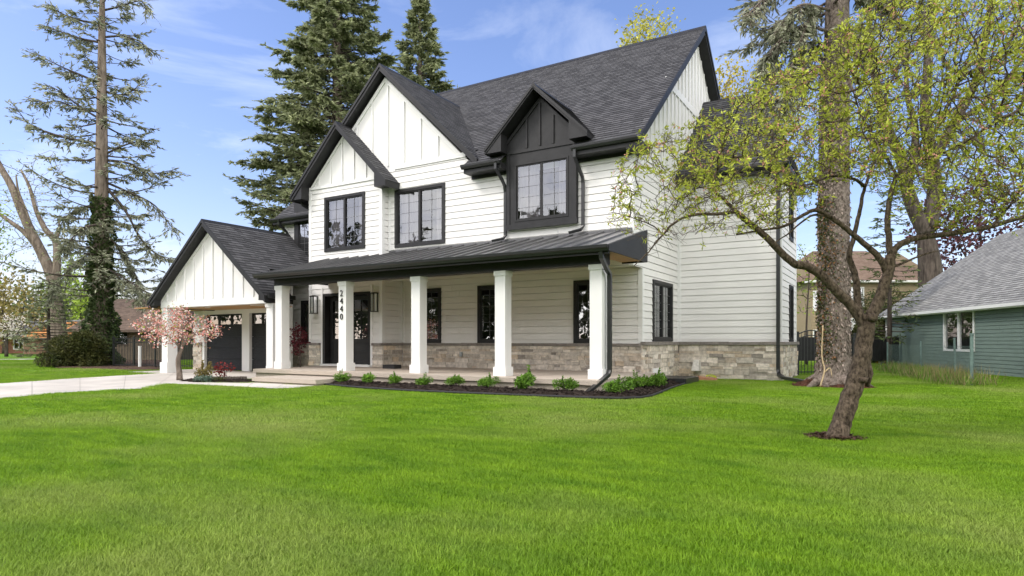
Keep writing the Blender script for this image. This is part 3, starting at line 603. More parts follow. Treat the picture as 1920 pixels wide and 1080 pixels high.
# ---------------------------------------------------------------- the ground
def inside(P, poly):
    x, y = P[:, 0], P[:, 1]; r = np.zeros(len(P), bool); q = [(p[0], p[1]) for p in poly]
    for (x0, y0), (x1, y1) in zip(q, q[1:]+q[:1]):
        if y0 == y1: continue
        r ^= ((y0 > y) != (y1 > y)) & (x < (x1-x0)*(y-y0)/(y1-y0)+x0)
    return r
def sheet(name, poly, z, m, kind='structure'):
    mb = MB(); mb.face([(p[0], p[1], z) for p in poly]); return setting(mb.build(name, m), kind)
def blob(c, rx, ry, n=26, seed=1, jit=.16):
    r = random.Random(seed); return [(c[0]+rx*(1+r.uniform(-jit, jit))*math.cos(a), c[1]+ry*(1+r.uniform(-jit, jit))*math.sin(a)) for a in [2*math.pi*i/n for i in range(n)]]
g = MB(); g.face([(-400, -300, -.02), (400, -300, -.02), (400, 500, -.02), (-400, 500, -.02)]); setting(g.build('ground', M['far_turf']))
drive = [GZ(*p) for p in ((-60, 752), (0, 747.5), (111, 737), (274, 728), (312, 719.6))]+[Vector((-18.4, 12.85, 0)), Vector((-18.4, 14.6, 0)), Vector((-20.5, 17.1, 0)), Vector((-26.95, 17.1, 0)), Vector((-26.95, 14.2, 0))]+[GZ(*p) for p in ((299, 699.8), (132, 709.8), (0, 719), (-60, 722))]
far_l, near_l = GZ(-60, 722), GZ(-60, 752)
drive = [near_l+(near_l-GZ(111, 737))*1.2]+drive[0:]+[far_l+(far_l-GZ(132, 709.8))*1.2]
sheet('driveway', drive, .004, M['conc'])
walk = [GZ(*p) for p in ((312, 719.7), (388, 722.6), (518, 729), (560, 727.3))]+[Vector((-13.9, 12.3, 0)), Vector((-13.9, 12.5, 0)), Vector((-16.6, 12.5, 0))]+[GZ(*p) for p in ((466, 718.4), (362, 717.3), (325, 715.6))]
sheet('walkway', walk, .010, M['conc'])
jn = MB(); jm = mat('joint_line', (.22, .205, .18), .95)  # thin darker strips for the paving joints
for (a, b) in (((60, 742.2), (60, 714.6)), ((150, 735.6), (150, 708.7)), ((232, 730), (236, 703.3)), ((297, 721), (330, 697))):
    p, q = GZ(*a), GZ(*b); n_ = (q-p).normalized(); n_ = Vector((-n_.y, n_.x, 0))*.005; jn.face([(p-n_).to_tuple()[:2]+(.008,), (p+n_).to_tuple()[:2]+(.008,), (q+n_).to_tuple()[:2]+(.008,), (q-n_).to_tuple()[:2]+(.008,)])
p, q = GZ(0, 732), GZ(297, 709); n_ = (q-p).normalized(); n_ = Vector((-n_.y, n_.x, 0))*.005; jn.face([(v.x, v.y, .0085) for v in (p-n_, p+n_, q+n_, q-n_)])
for (a, b) in (((388, 722.2), (394, 718)), ((463, 726), (474, 719)), ((518, 728.6), (535, 718.6))):
    p, q = GZ(*a), GZ(*b); n_ = (q-p).normalized(); n_ = Vector((-n_.y, n_.x, 0))*.005; jn.face([(v.x, v.y, .014) for v in (p-n_, p+n_, q+n_, q-n_)])
setting(jn.build('pavement_joint', jm))
bed_edge = [(-14.3, 12.85), (-13.4, 12.62), (-12.01, 12.31), (-10.34, 12.2), (-8.32, 12.34), (-6.97, 12.5), (-5.72, 12.66), (-5.1, 12.85), (-4.75, 13.25), (-4.7, 13.9), (-4.85, 15.0), (-5.05, 16.4), (-5.2, 18.0), (-5.3, 19.3)]
bed = bed_edge+[(-6.35, 19.3), (-6.35, 18.0), (-6.05, 17.9), (-6.05, 13.78), (-13.9, 13.78), (-14.3, 13.6)]
entry_bed = [GZ(*p) for p in ((335, 714.5), (362, 716.8), (463, 718))]+[Vector((-16.7, 13.0, 0)), Vector((-18.35, 13.2, 0)), Vector((-19.2, 13.0, 0)), Vector((-19.9, 12.7, 0))]
spruce_l = W(-20.9, 32.4); spruce_r = W(8.89, 17.6); cherry_p = W(4.19, 8.2)
side_bed = [GZ(*p) for p in ((300, 694.5), (230, 693.5), (170, 691), (140, 690.5), (105, 691), (100, 684), (140, 676))]+[GZ(330, 676)]
fence_bed = [GZ(*p) for p in ((1645, 706), (1664, 712), (1725, 722), (1790, 731), (1822, 726), (1826, 716), (1720, 698), (1660, 692))]
def mound(name, poly, m, label, cat, h=.07, step=.09, seed=1, chips=0, z0=.0, chipm=None):
    P = np.array([(p[0], p[1]) for p in poly]); lo, hi = P.min(0)-.2, P.max(0)+.2; rg = np.random.default_rng(seed)
    nx, ny = int((hi[0]-lo[0])/step)+2, int((hi[1]-lo[1])/step)+2
    X, Y = np.meshgrid(np.linspace(lo[0], hi[0], nx), np.linspace(lo[1], hi[1], ny)); Q = np.stack([X.ravel(), Y.ravel()], 1)
    seg0, seg1 = P, np.roll(P, -1, 0); d = np.full(len(Q), 9.)
    for a, b in zip(seg0, seg1):
        ab = b-a; t = np.clip(((Q-a)@ab)/max(1e-9, ab@ab), 0, 1); d = np.minimum(d, np.linalg.norm(Q-(a+t[:, None]*ab), axis=1))
    ins = inside(Q, poly); Z = np.where(ins, z0+h*np.minimum(1, d/.35)+rg.uniform(-.018, .018, len(Q)), -.06)
    F = [(j*nx+i, j*nx+i+1, (j+1)*nx+i+1, (j+1)*nx+i) for j in range(ny-1) for i in range(nx-1) if ins[j*nx+i] or ins[j*nx+i+1] or ins[(j+1)*nx+i] or ins[(j+1)*nx+i+1]]
    V = np.column_stack([Q, Z]); Fs = np.array(F)
    if chips:
        pick = rg.choice(np.flatnonzero(ins), chips); c = V[pick]+np.column_stack([rg.uniform(-step, step, (chips, 2))/2, np.full(chips, .012)])
        a = rg.uniform(0, 6.28, chips); L = rg.uniform(.02, .055, chips)[:, None]; wd = rg.uniform(.006, .014, chips)[:, None]
        u = np.column_stack([np.cos(a), np.sin(a), rg.uniform(-.5, .5, chips)]); v = np.column_stack([-np.sin(a), np.cos(a), rg.uniform(-.4, .4, chips)])
        CV = np.stack([c-u*L-v*wd, c+u*L-v*wd, c+u*L+v*wd, c-u*L+v*wd], 1).reshape(-1, 3); CF = np.arange(4*chips).reshape(-1, 4)+len(V)
        V = np.vstack([V, CV]); Fs = np.vstack([Fs, CF])
    o = np_mesh(name, V, Fs, m); o['kind'] = 'stuff'; o['label'] = label; o['category'] = cat; return o
mulch_m = mat('mulch_chips', (.022, .016, .013), .95, .4, 25, .9, 60, .15, col2=(.05, .037, .03), island=.35)
mound('mulch_bed', bed, mulch_m, 'dark bark mulch bed along the front of the porch', 'mulch bed', .1, .07, 3, 9000)
mound('mulch_bed', entry_bed, mulch_m, 'small dark mulch bed between the driveway and the front step', 'mulch bed', .05, .08, 4, 1500)
mound('mulch_bed', side_bed, M['brownmulch'], 'brown mulch bed under the ivy covered spruce by the black fence', 'mulch bed', .06, .25, 5, 800)
mound('mulch_ring', blob(spruce_r, 1.0, .85, seed=3, jit=.22), mat('red_mulch', (.08, .036, .022), .95, .5, 18, 1, 40, .15, island=.4), 'reddish brown mulch heaped round the foot of the big spruce trunk', 'mulch', .18, .08, 6, 900)
mound('mulch_ring', blob(cherry_p, .36, .3, seed=4, jit=.2), mat('cherry_mulch', (.075, .045, .03), .95, .5, 18, 1, 40, .15, island=.4), 'little patch of brown mulch at the foot of the leaning cherry tree', 'mulch', .035, .05, 7, 900)
ed = MB(); ed.tube([(x, y, .035) for x, y in bed_edge], .028, 8)
tag(ed.build('bed_edging', M['edging'], smooth=True), 'thin black plastic edging between the lawn and the mulch bed', 'edging')
for k in range(12):                       # small upright edging stones at the end of the entry bed
    b_ = MB(); p = GZ(400+k*5.4, 714.5-.05*k); r = random.Random(k); s = .055
    b_.hexa([(p.x-s, p.y-s, 0), (p.x+s, p.y-s, 0), (p.x+s, p.y+s, 0), (p.x-s, p.y+s, 0), (p.x-s*.7, p.y-s*.7, .13+r.uniform(0, .03)), (p.x+s*.7, p.y-s*.7, .14), (p.x+s*.7, p.y+s*.7, .14), (p.x-s*.7, p.y+s*.7, .13)])
    tag(b_.build('edging_stone', mat('edging_stone', (.10, .085, .07), .9, .3, 15) if k == 0 else bpy.data.materials['edging_stone'], bevel=.012), 'small dark upright edging stone in the row beside the front step', 'edging stone', 'edging stones of the entry bed')

# grass: clumps of real blades scattered over every bit of lawn near the viewer
def grass_mat():
    m = mat('grass_blades', (.07, .2, .012), .55, 0, 1, spec=.25); t = m.node_tree; N, L = t.nodes, t.links; b = N['Principled BSDF']
    g = N.new('ShaderNodeNewGeometry'); mp = N.new('ShaderNodeMapping'); mp.inputs['Rotation'].default_value = (0, 0, -TH); mp.inputs['Scale'].default_value = (1.0, 2.8, 0)
    L.new(g.outputs['Position'], mp.inputs['Vector'])
    n1 = N.new('ShaderNodeTexNoise'); n1.inputs['Scale'].default_value = 1.0; n1.inputs['Detail'].default_value = 7; n1.inputs['Roughness'].default_value = .68; L.new(mp.outputs['Vector'], n1.inputs['Vector'])
    n2 = N.new('ShaderNodeTexNoise'); n2.inputs['Scale'].default_value = .28; n2.inputs['Detail'].default_value = 6; L.new(g.outputs['Position'], n2.inputs['Vector'])
    r1 = N.new('ShaderNodeValToRGB'); e = r1.color_ramp.elements; e[0].position = .36; e[0].color = GRASS[0]; e[1].position = .66; e[1].color = GRASS[1]
    r2 = N.new('ShaderNodeValToRGB'); e = r2.color_ramp.elements; e[0].position = .47; e[0].color = (0, 0, 0, 1); e[1].position = .72; e[1].color = (1, 1, 1, 1)
    mx = N.new('ShaderNodeMix'); mx.data_type = 'RGBA'; mx.inputs['B'].default_value = GRASS[2]
    L.new(n1.outputs['Fac'], r1.inputs['Fac']); L.new(n2.outputs['Fac'], r2.inputs['Fac']); L.new(r1.outputs['Color'], mx.inputs['A']); L.new(r2.outputs['Color'], mx.inputs['Factor'])
    mr = N.new('ShaderNodeMapRange'); mr.inputs['To Min'].default_value = .72; mr.inputs['To Max'].default_value = 1.28; L.new(g.outputs['Random Per Island'], mr.inputs['Value'])
    m2 = N.new('ShaderNodeMix'); m2.data_type = 'RGBA'; m2.blend_type = 'MULTIPLY'; m2.inputs['Factor'].default_value = 1
    L.new(mx.outputs['Result'], m2.inputs['A']); L.new(mr.outputs['Result'], m2.inputs['B']); L.new(m2.outputs['Result'], b.inputs['Base Color'])
    tr = N.new('ShaderNodeBsdfTranslucent'); ms = N.new('ShaderNodeMixShader'); ms.inputs[0].default_value = .35; L.new(m2.outputs['Result'], tr.inputs['Color'])
    L.new(b.outputs[0], ms.inputs[1]); L.new(tr.outputs[0], ms.inputs[2]); L.new(ms.outputs[0], N['Material Output'].inputs['Surface'])
    return m
CHERRY_LEAF = 1.0
GRASS = ((.118, .245, .009, 1), (.245, .40, .018, 1), (.31, .375, .09, 1))
def tuft(seed, n, rad, h, wd, lean=.55):
    r = np.random.default_rng(seed); a = r.uniform(0, 6.283, n); q = rad*np.sqrt(r.random(n)); B = np.column_stack([q*np.cos(a), q*np.sin(a), np.full(n, -.005)])
    hh = h*r.uniform(.45, 1.15, n); d = r.uniform(0, 6.283, n); k = r.uniform(.1, lean, n)*hh; D = np.column_stack([np.cos(d), np.sin(d), np.zeros(n)]); T = np.column_stack([-np.sin(d), np.cos(d), np.zeros(n)])
    up = np.array([0, 0, 1.]); w = (wd*r.uniform(.7, 1.3, n))[:, None]; m1 = B+D*(k*.3)[:, None]+up*(hh*.55)[:, None]; tp = B+D*k[:, None]*1.3+up*hh[:, None]
    V = np.stack([B-T*w, B+T*w, m1+T*w*.8, m1-T*w*.8, tp+T*w*.12, tp-T*w*.12], 1).reshape(-1, 3); i = np.arange(n)[:, None]*6
    F = np.concatenate([i+np.array([[0, 1, 2, 3]]), i+np.array([[3, 2, 4, 5]])]); return V, F
GM = grass_mat()
def scatter(name, pts, scl, variants, kind_label=None):
    """one object: pts carry instanced clumps through a geometry-nodes modifier"""
    me = bpy.data.meshes.new(name); me.vertices.add(len(pts)); me.vertices.foreach_set('co', np.asarray(pts, np.float32).ravel())
    at = me.attributes.new('scl', 'FLOAT', 'POINT'); at.data.foreach_set('value', np.asarray(scl, np.float32)); me.update()
    o = link(bpy.data.objects.new(name, me)); o['kind'] = 'stuff'
    ng = bpy.data.node_groups.new(name, 'GeometryNodeTree'); ng.interface.new_socket('Geometry', in_out='INPUT', socket_type='NodeSocketGeometry'); ng.interface.new_socket('Geometry', in_out='OUTPUT', socket_type='NodeSocketGeometry')
    N, L = ng.nodes, ng.links; gi = N.new('NodeGroupInput'); go = N.new('NodeGroupOutput'); jn = N.new('GeometryNodeJoinGeometry')
    nv = len(variants)
    for i, v in enumerate(variants):
        oi = N.new('GeometryNodeObjectInfo'); oi.inputs['Object'].default_value = v; oi.inputs['As Instance'].default_value = True
        ip = N.new('GeometryNodeInstanceOnPoints'); ix = N.new('GeometryNodeInputIndex'); md = N.new('ShaderNodeMath'); md.operation = 'MODULO'; md.inputs[1].default_value = nv
        cp = N.new('FunctionNodeCompare'); cp.data_type = 'FLOAT'; cp.operation = 'EQUAL'; cp.inputs['B'].default_value = i; cp.inputs['Epsilon'].default_value = .1
        L.new(ix.outputs[0], md.inputs[0]); L.new(md.outputs[0], cp.inputs['A']); L.new(cp.outputs[0], ip.inputs['Selection'])
        rv = N.new('FunctionNodeRandomValue'); rv.data_type = 'FLOAT_VECTOR'; rv.inputs[0].default_value = (0, 0, 0); rv.inputs[1].default_value = (0, 0, 6.283); rv.inputs['Seed'].default_value = i
        na = N.new('GeometryNodeInputNamedAttribute'); na.data_type = 'FLOAT'; na.inputs['Name'].default_value = 'scl'
        L.new(gi.outputs[0], ip.inputs['Points']); L.new(oi.outputs['Geometry'], ip.inputs['Instance']); L.new(rv.outputs[0], ip.inputs['Rotation']); L.new(na.outputs[0], ip.inputs['Scale']); L.new(ip.outputs[0], jn.inputs[0])
    L.new(jn.outputs[0], go.inputs[0]); o.modifiers.new('scatter', 'NODES').node_group = ng
    return o
def hidden_mesh(name, V, F, m):
    o = np_mesh(name, V, F, m); S.collection.objects.unlink(o); return o
near_t = [hidden_mesh('blade_clump', *tuft(s, 120, .17, .036, .0019, .9), GM) for s in range(5)]
far_t = [hidden_mesh('blade_clump', *tuft(20+s, 90, .26, .038, .0038, .9), GM) for s in range(4)]
foot = [(-26.9, 17.0), (-22.1, 17.0), (-22.1, 31), (-6.4, 31), (-3.1, 25.2), (-3.1, 21.6), (-6.4, 21.6), (-5.8, 18.1), (-5.8, 13.75), (-18.4, 13.75)]
def lawn_pts(n, d0, d1, seed, wide=.98):
    r = np.random.default_rng(seed); d = np.sqrt(r.uniform(d0*d0, d1*d1, n)); x = d*r.uniform(-wide, wide, n)
    P = np.column_stack([x*CC-d*SS, x*SS+d*CC, np.zeros(n)]); ok = np.ones(n, bool)
    for poly in (drive, walk, bed, entry_bed, side_bed, foot, blob(spruce_r, .95, .8, seed=3, jit=.22), blob(cherry_p, .33, .28, seed=4, jit=.2)): ok &= ~inside(P, poly)
    return P[ok], r
P, r = lawn_pts(21000, 1.2, 9.5, 1, 1.55); scatter('lawn_grass', P, r.uniform(.75, 1.2, len(P)), near_t)
P, r = lawn_pts(29000, 9.3, 24, 2, 1.3); P2, r2 = lawn_pts(11000, 24, 44, 3, 1.15)
scatter('lawn_grass', np.vstack([P, P2]), np.concatenate([r.uniform(.7, 1.15, len(P)), r2.uniform(1.0, 1.5, len(P2))]), far_t)
lw = MB(); lw.face([(-60, -15, -.008), (40, -15, -.008), (40, 60, -.008), (-60, 60, -.008)]); setting(lw.build('lawn', M['turf']))
# ---------------------------------------------------------------- plants
def unit(a): return a/np.maximum(1e-9, np.linalg.norm(a, axis=-1, keepdims=True))
def leaf_arrays(Pn, D, L, Wd, rg, fold=.0):
    """diamond leaves: base, side, tip, side"""
    n = len(Pn); D = unit(D); R = unit(np.cross(D, unit(rg.normal(size=(n, 3))))); L = np.broadcast_to(np.asarray(L, float), (n,))[:, None]; Wd = np.broadcast_to(np.asarray(Wd, float), (n,))[:, None]
    mid = Pn+D*L*.45; V = np.stack([Pn, mid+R*Wd*.5, Pn+D*L, mid-R*Wd*.5], 1).reshape(-1, 3)
    return V, np.arange(4*n).reshape(-1, 4)
def stick_arrays(A, B, ra, rb, n=4):
    k = len(A); T = unit(B-A); ref = np.where(np.abs(T[:, 2:3]) < .9, np.array([[0, 0, 1.]]), np.array([[1., 0, 0]])); a = unit(np.cross(T, ref)); c = np.cross(T, a)
    w = np.arange(n)*2*math.pi/n; ring = a[:, None, :]*np.cos(w)[None, :, None]+c[:, None, :]*np.sin(w)[None, :, None]
    V = np.concatenate([A[:, None, :]+ring*np.asarray(ra)[:, None, None], B[:, None, :]+ring*np.asarray(rb)[:, None, None]], 1).reshape(-1, 3)
    i = np.arange(k)[:, None]*2*n; F = np.concatenate([np.stack([i[:, 0]+j, i[:, 0]+(j+1) % n, i[:, 0]+n+(j+1) % n, i[:, 0]+n+j], 1) for j in range(n)])
    return V, F
def merge(parts):
    V, F, o = [], [], 0
    for v, f in parts: V.append(v); F.append(f+o); o += len(v)
    return np.vstack(V), np.vstack(F)
def grow(start, par, att, di=1.2, dk=.25, step=.14, iters=90, bias=(0, 0, .05), rg=None, jitter=.25):
    """space colonisation: branches reach for points spread through the crown"""
    Nn = [np.array(p, float) for p in start]; Pa = list(par); A = np.array(att, float); rg = rg or np.random.default_rng(0); bias = np.array(bias)
    NA = np.array(Nn); D = np.linalg.norm(A[:, None]-NA[None], axis=2); near = D.argmin(1); dist = D.min(1)
    kids = {}
    for _ in range(iters):
        act = dist < di
        if not act.any(): break
        idx = np.unique(near[act]); new = []
        for i in idx:
            m = act & (near == i); d = unit(A[m]-Nn[i]).mean(0)+bias+rg.normal(size=3)*jitter*.4; nl = np.linalg.norm(d)
            if nl < 1e-3 or kids.get(i, 0) > 3: continue
            new.append((i, Nn[i]+d/nl*step)); kids[i] = kids.get(i, 0)+1
        if not new: break
        b = len(Nn); NP = np.array([p for _, p in new])
        for i, p in new: Nn.append(p); Pa.append(i)
        d2 = np.linalg.norm(A[:, None]-NP[None], axis=2); j = d2.argmin(1); dm = d2.min(1); up = dm < dist
        near[up] = b+j[up]; dist[up] = dm[up]
        keep = dist > dk; A, near, dist = A[keep], near[keep], dist[keep]
        if len(A) == 0: break
    return np.array(Nn), np.array(Pa)
def radii(Pa, n, tip=.004, e=2.2, cap=None):
    a = np.zeros(n); hasc = np.zeros(n, bool)
    for i in range(n-1, -1, -1):
        if a[i] == 0: a[i] = tip**e
        if Pa[i] >= 0: a[Pa[i]] += a[i]
    r = a**(1/e); return np.minimum(r, cap) if cap else r
def smooth_path(pts, n=6):
    P = [np.array(p, float) for p in pts]; Q = [2*P[0]-P[1]]+P+[2*P[-1]-P[-2]]; out = []
    for i in range(1, len(Q)-2):
        for k in range(n):
            t = k/n; a, b, c, d = Q[i-1], Q[i], Q[i+1], Q[i+2]
            out.append(.5*((2*b)+(-a+c)*t+(2*a-5*b+4*c-d)*t*t+(-a+3*b-3*c+d)*t**3))
    return out+[P[-1]]
def limb(mb, pts, r0, r1, n=10, k=6, wob=.0, rg=None):
    p = smooth_path(pts, k); m = len(p); R = [r0+(r1-r0)*i/(m-1) for i in range(m)]
    if wob: p = [q+np.array([rg.uniform(-wob, wob), rg.uniform(-wob, wob), 0]) for q in p]; R = [a*(1+rg.uniform(-wob, wob)*1.2) for a in R]
    mb.tube([Vector(q) for q in p], R, n); return p, R
def bark(name, c, c2, sc=7, stretch=(1, 1, .22)): return mat(name, c, .92, .3, sc, 1, 22, .15, col2=c2, stretch=stretch)
BARK = dict(cherry=bark('cherry_bark', (.026, .019, .013), (.15, .115, .082), 30, (1, 1, .55)), spruce=bark('spruce_bark', (.085, .065, .052), (.26, .215, .185), 14, (1, 1, .7)),
            grey=bark('grey_bark', (.12, .095, .075), (.27, .22, .18)), dark=bark('dark_bark', (.04, .032, .026), (.11, .09, .075)))
def leafm(name, c, c2, island=.35, trans=.3, sc=1.2): return mat(name, c, .6, .2, sc, 0, 1, .25, col2=c2, island=island, trans=trans)
LEAF = dict(cherry=leafm('cherry_leaves', (.30, .35, .025), (.52, .56, .08)), spruce=leafm('spruce_needles', (.165, .20, .10), (.38, .41, .22), .5, .32),
            blue=leafm('blue_spruce_needles', (.20, .215, .15), (.38, .39, .27), .45, .25), box=leafm('boxwood_leaves', (.07, .17, .015), (.17, .32, .035), .45, .25, 5),
            ivy=leafm('ivy_leaves', (.03, .055, .018), (.09, .125, .04), .5, .1, 2), gold=leafm('gold_green_leaves', (.38, .36, .05), (.52, .50, .09), .4, .4), yellow=leafm('yellow_spring_leaves', (.34, .28, .03), (.50, .42, .07), .4, .35), lime=leafm('lime_spring_leaves', (.22, .33, .035), (.36, .46, .07), .4, .35),
            buds=leafm('spring_buds', (.30, .30, .14), (.44, .42, .22), .4, .3), purple=leafm('purple_leaves', (.055, .018, .022), (.16, .06, .07), .5, .3), maroon=leafm('japanese_maple_leaves', (.08, .012, .018), (.17, .035, .045), .45, .25, 4),
            yew=leafm('yew_needles', (.028, .045, .010), (.085, .085, .022), .5, .1, 2), mid=leafm('mid_green_leaves', (.06, .10, .03), (.15, .19, .06), .45, .3, .4), olive=leafm('olive_spring_leaves', (.20, .17, .045), (.34, .27, .09), .4, .3, .4),
            pink=leafm('pink_blossom', (.62, .23, .20), (.80, .42, .36), .3, .35, 6), white=leafm('pale_blossom', (.78, .66, .60), (.85, .78, .70), .2, .35, 6), bronze=leafm('bronze_leaves', (.25, .13, .06), (.40, .22, .12), .4, .3, 6),
            red=leafm('red_leaves', (.17, .02, .022), (.36, .06, .05), .4, .3, 6), bluegreen=leafm('blue_green_leaves', (.06, .11, .08), (.12, .18, .13), .4, .2, 6), straw=leafm('dry_grass', (.20, .17, .07), (.38, .31, .15), .4, .3, 3))

def conifer(t, base, H, z0, prof, nb, m_leaf, m_bark, seed, r0=.4, top_dx=0, twig=26, spray=7, droop=(-.25, .35), slen=.3, swid=.075, extra=(), hang=.25, tw_len=.42, z_vis=None):
    rg = np.random.default_rng(seed); base = np.array(base, float)
    tr = MB(); tp = base+np.array([top_dx, 0, H]); ctr = [base+(tp-base)*k/10 for k in range(11)]
    tr.tube([Vector(c) for c in ctr], [r0*(1-k/10)**.75+.02 for k in range(11)], 10); tr.build('trunk', m_bark, t, smooth=True)
    SA, SB, SR, TA, TD, TL = [], [], [], [], [], []
    for i in range(nb):
        z = z0+(H-z0)*((i+rg.random())/nb); az = i*2.39996+rg.normal()*.4; L = prof((z-z0)/(H-z0))*rg.uniform(.62, 1.12)
        if L < .15: continue
        d = np.array([math.cos(az), math.sin(az), 0]); o = base+(tp-base)*(z/H); k = 8; dr = droop[0]*rg.uniform(.6, 1.4); up = droop[1]*rg.uniform(.5, 1.4); sw = rg.normal()*.18; sv = np.array([-d[1], d[0], 0])
        pts = [o+d*L*s+np.array([0, 0, L*(dr*s+up*s*s)])+sv*L*sw*s*s for s in np.linspace(0, 1, k)]
        SA += pts[:-1]; SB += pts[1:]; SR += [max(.012, .02*L*(1-j/k)) for j in range(k)][:k-1]
        m = max(6, int(twig*min(1, L/3)))
        s = np.sqrt(rg.uniform(.06, 1, m)); f = s*(k-1); a = np.minimum(f.astype(int), k-2); Pp = np.array(pts); q = Pp[a]+(Pp[a+1]-Pp[a])*(f-a)[:, None]
        sg = np.where(np.arange(m) % 2 == 0, 1, -1); ang = rg.uniform(.5, 1.15, m)*sg
        tdv = d[None]*np.cos(ang)[:, None]+sv[None]*np.sin(ang)[:, None]+np.array([0, 0, 1.])*(rg.normal(size=m)*.14-hang*rg.random(m))[:, None]
        TA.append(q); TD.append(unit(tdv)); TL.append(np.maximum(.16, tw_len*L*(1.08-s)*rg.uniform(.5, 1.2, m)))
        TA.append(Pp[-3:]); TD.append(np.repeat(unit(Pp[-1:]-Pp[-2:-1]), 3, 0)+rg.normal(size=(3, 3))*.25); TL.append(np.full(3, .12*L+.15))
    for e in extra:
        P = np.array(smooth_path(e['pts'], 6)); k = len(P); r_ = np.linspace(e.get('r', .07), .012, k); SA += list(P[:-1]); SB += list(P[1:]); SR += list(r_[:-1])
        m = e.get('n', 40); s = rg.uniform(e.get('from', .15), 1, m); f = s*(k-1); a = np.minimum(f.astype(int), k-2); q = P[a]+(P[a+1]-P[a])*(f-a)[:, None]; tn = unit(P[a+1]-P[a])
        TA.append(q); TD.append(unit(tn*.7+rg.normal(size=(m, 3))*np.array([.5, .5, .3])-np.array([0, 0, e.get('hang', .35)]))); TL.append(rg.uniform(.25, e.get('tl', .9), m))
    TA, TD, TL = np.vstack(TA), np.vstack(TD), np.concatenate(TL)
    parts = [stick_arrays(np.array(SA), np.array(SB), np.array(SR), np.array(SR)*.85, 4), stick_arrays(TA, TA+TD*TL[:, None], np.full(len(TA), .012), np.full(len(TA), .005), 3)]
    np_mesh('branches', *merge(parts), BARK['dark'] if m_bark is not BARK['spruce'] else m_bark, parent=t)
    n = len(TA); rep = np.repeat(np.arange(n), spray); s = rg.uniform(.1, 1.02, len(rep)); Pn = TA[rep]+TD[rep]*(TL[rep]*s)[:, None]
    sd_ = rg.normal(size=(len(rep), 3)); sd_[:, 2] *= .35; D = TD[rep]*.9+sd_*.55+np.array([0, 0, -.12])
    Ls = slen*rg.uniform(.6, 1.3, len(rep)); V, F = leaf_arrays(Pn, D, Ls, swid*rg.uniform(.7, 1.3, len(rep)), rg)
    np_mesh('foliage', V, F, m_leaf, parent=t)
def foliage_ball(c, rad, n, rg, L, Wd, out=.7, shell=.55):
    d = unit(rg.normal(size=(n, 3))); q = shell+(1-shell)*rg.random(n)**.5; P = np.array(c)+d*q[:, None]*np.array(rad); return leaf_arrays(P, d*out+rg.normal(size=(n, 3))*.6, L*rg.uniform(.6, 1.3, n), Wd*rg.uniform(.7, 1.3, n), rg)
def broadleaf(t, base, trunk_pts, r0, crown_c, crown_r, natt, m_leaf, m_bark, seed, step=.5, di=3.0, dk=.8, leaf=(.22, .12), per=5, spread=.35, tip=.012, tips_only=True, flat=0, extra_limbs=(), shape=None, keep=1.0):
    rg = np.random.default_rng(seed); mb = MB(); nodes, par = [], []
    def add(path, pi):
        for p in path:
            nodes.append(p); par.append(pi); pi = len(nodes)-1
        return pi
    p, R = limb(mb, trunk_pts, r0, r0*.45, 10, 4); e = add(p, -1)
    for pts, a, b in extra_limbs:
        q, _ = limb(mb, pts, a, b, 8, 5); j = int(np.argmin([np.linalg.norm(np.array(n_)-q[0]) for n_ in nodes])); add(q, j)
    mb.build('trunk', m_bark, t, smooth=True)
    A = unit(rg.normal(size=(natt, 3)))*(rg.random(natt)**(1/2.4))[:, None]
    lump = rg.normal(size=(9, 3)); lump = unit(lump)*.75; dl = np.linalg.norm(A[:, None]-lump[None], axis=2).min(1); A = A[dl < .62] if natt > 60 else A
    A = np.array(crown_c)+A*np.array(crown_r)
    if shape is not None: A = A[shape(A)]
    Nn, Pa = grow(nodes, par, A, di, dk, step, 70, rg=rg, bias=(0, 0, .08)); r = radii(Pa, len(Nn), tip, 2.3, r0*.5); n0 = len(nodes)
    ch = np.arange(n0, len(Nn))
    if len(ch): np_mesh('branches', *stick_arrays(Nn[Pa[ch]], Nn[ch], np.minimum(r[Pa[ch]], r[ch]*1.5), r[ch], 5), m_bark, True, t)
    isp = np.zeros(len(Nn), bool); isp[Pa[Pa >= 0]] = True; thin = r < tip*2.6; src = np.flatnonzero(thin if not tips_only else (~isp) | thin); src = src[src >= n0]
    rep = np.repeat(src, per); rep = rep[rg.random(len(rep)) < keep]; P = Nn[rep]+rg.normal(size=(len(rep), 3))*spread; D = rg.normal(size=(len(rep), 3))+np.array([0, 0, -.15])
    V, F = leaf_arrays(P, D, leaf[0]*rg.uniform(.6, 1.3, len(rep)), leaf[1]*rg.uniform(.7, 1.3, len(rep)), rg); np_mesh('crown', V, F, m_leaf, parent=t)
    return Nn, Pa, r, n0

# the leaning cherry in the foreground
t = thing('cherry_tree', 'leaning cherry tree on the lawn with wide branches of fresh yellow green leaves', 'tree', cherry_p)
rg = np.random.default_rng(5); DC = 8.2; mb = MB(); nodes, par = [], []
def CH(u, v, dd=0): return np.array(PX(u, v, DC+dd))
LS = .60
def cadd(pts, r0, r1, n=10, k=6, wob=.006):
    q, R = limb(mb, [CH(*p) for p in pts], max(r0*LS, .007), max(r1*LS, .004), n, k, wob, rg)
    pi = -1 if not nodes else int(np.argmin([np.linalg.norm(a-q[0]) for a in nodes]))
    for p in q: nodes.append(p); par.append(pi); pi = len(nodes)-1
    return q
cadd([(1568, 828), (1575, 800), (1591, 752), (1609, 700), (1620, 650), (1624, 610), (1626, 590)], .205, .158, 16, 6, .012)
mb.tube([Vector(CH(1569, 829)), Vector(CH(1572, 812)), Vector(CH(1579, 788))], [.175, .128, .112], 16)
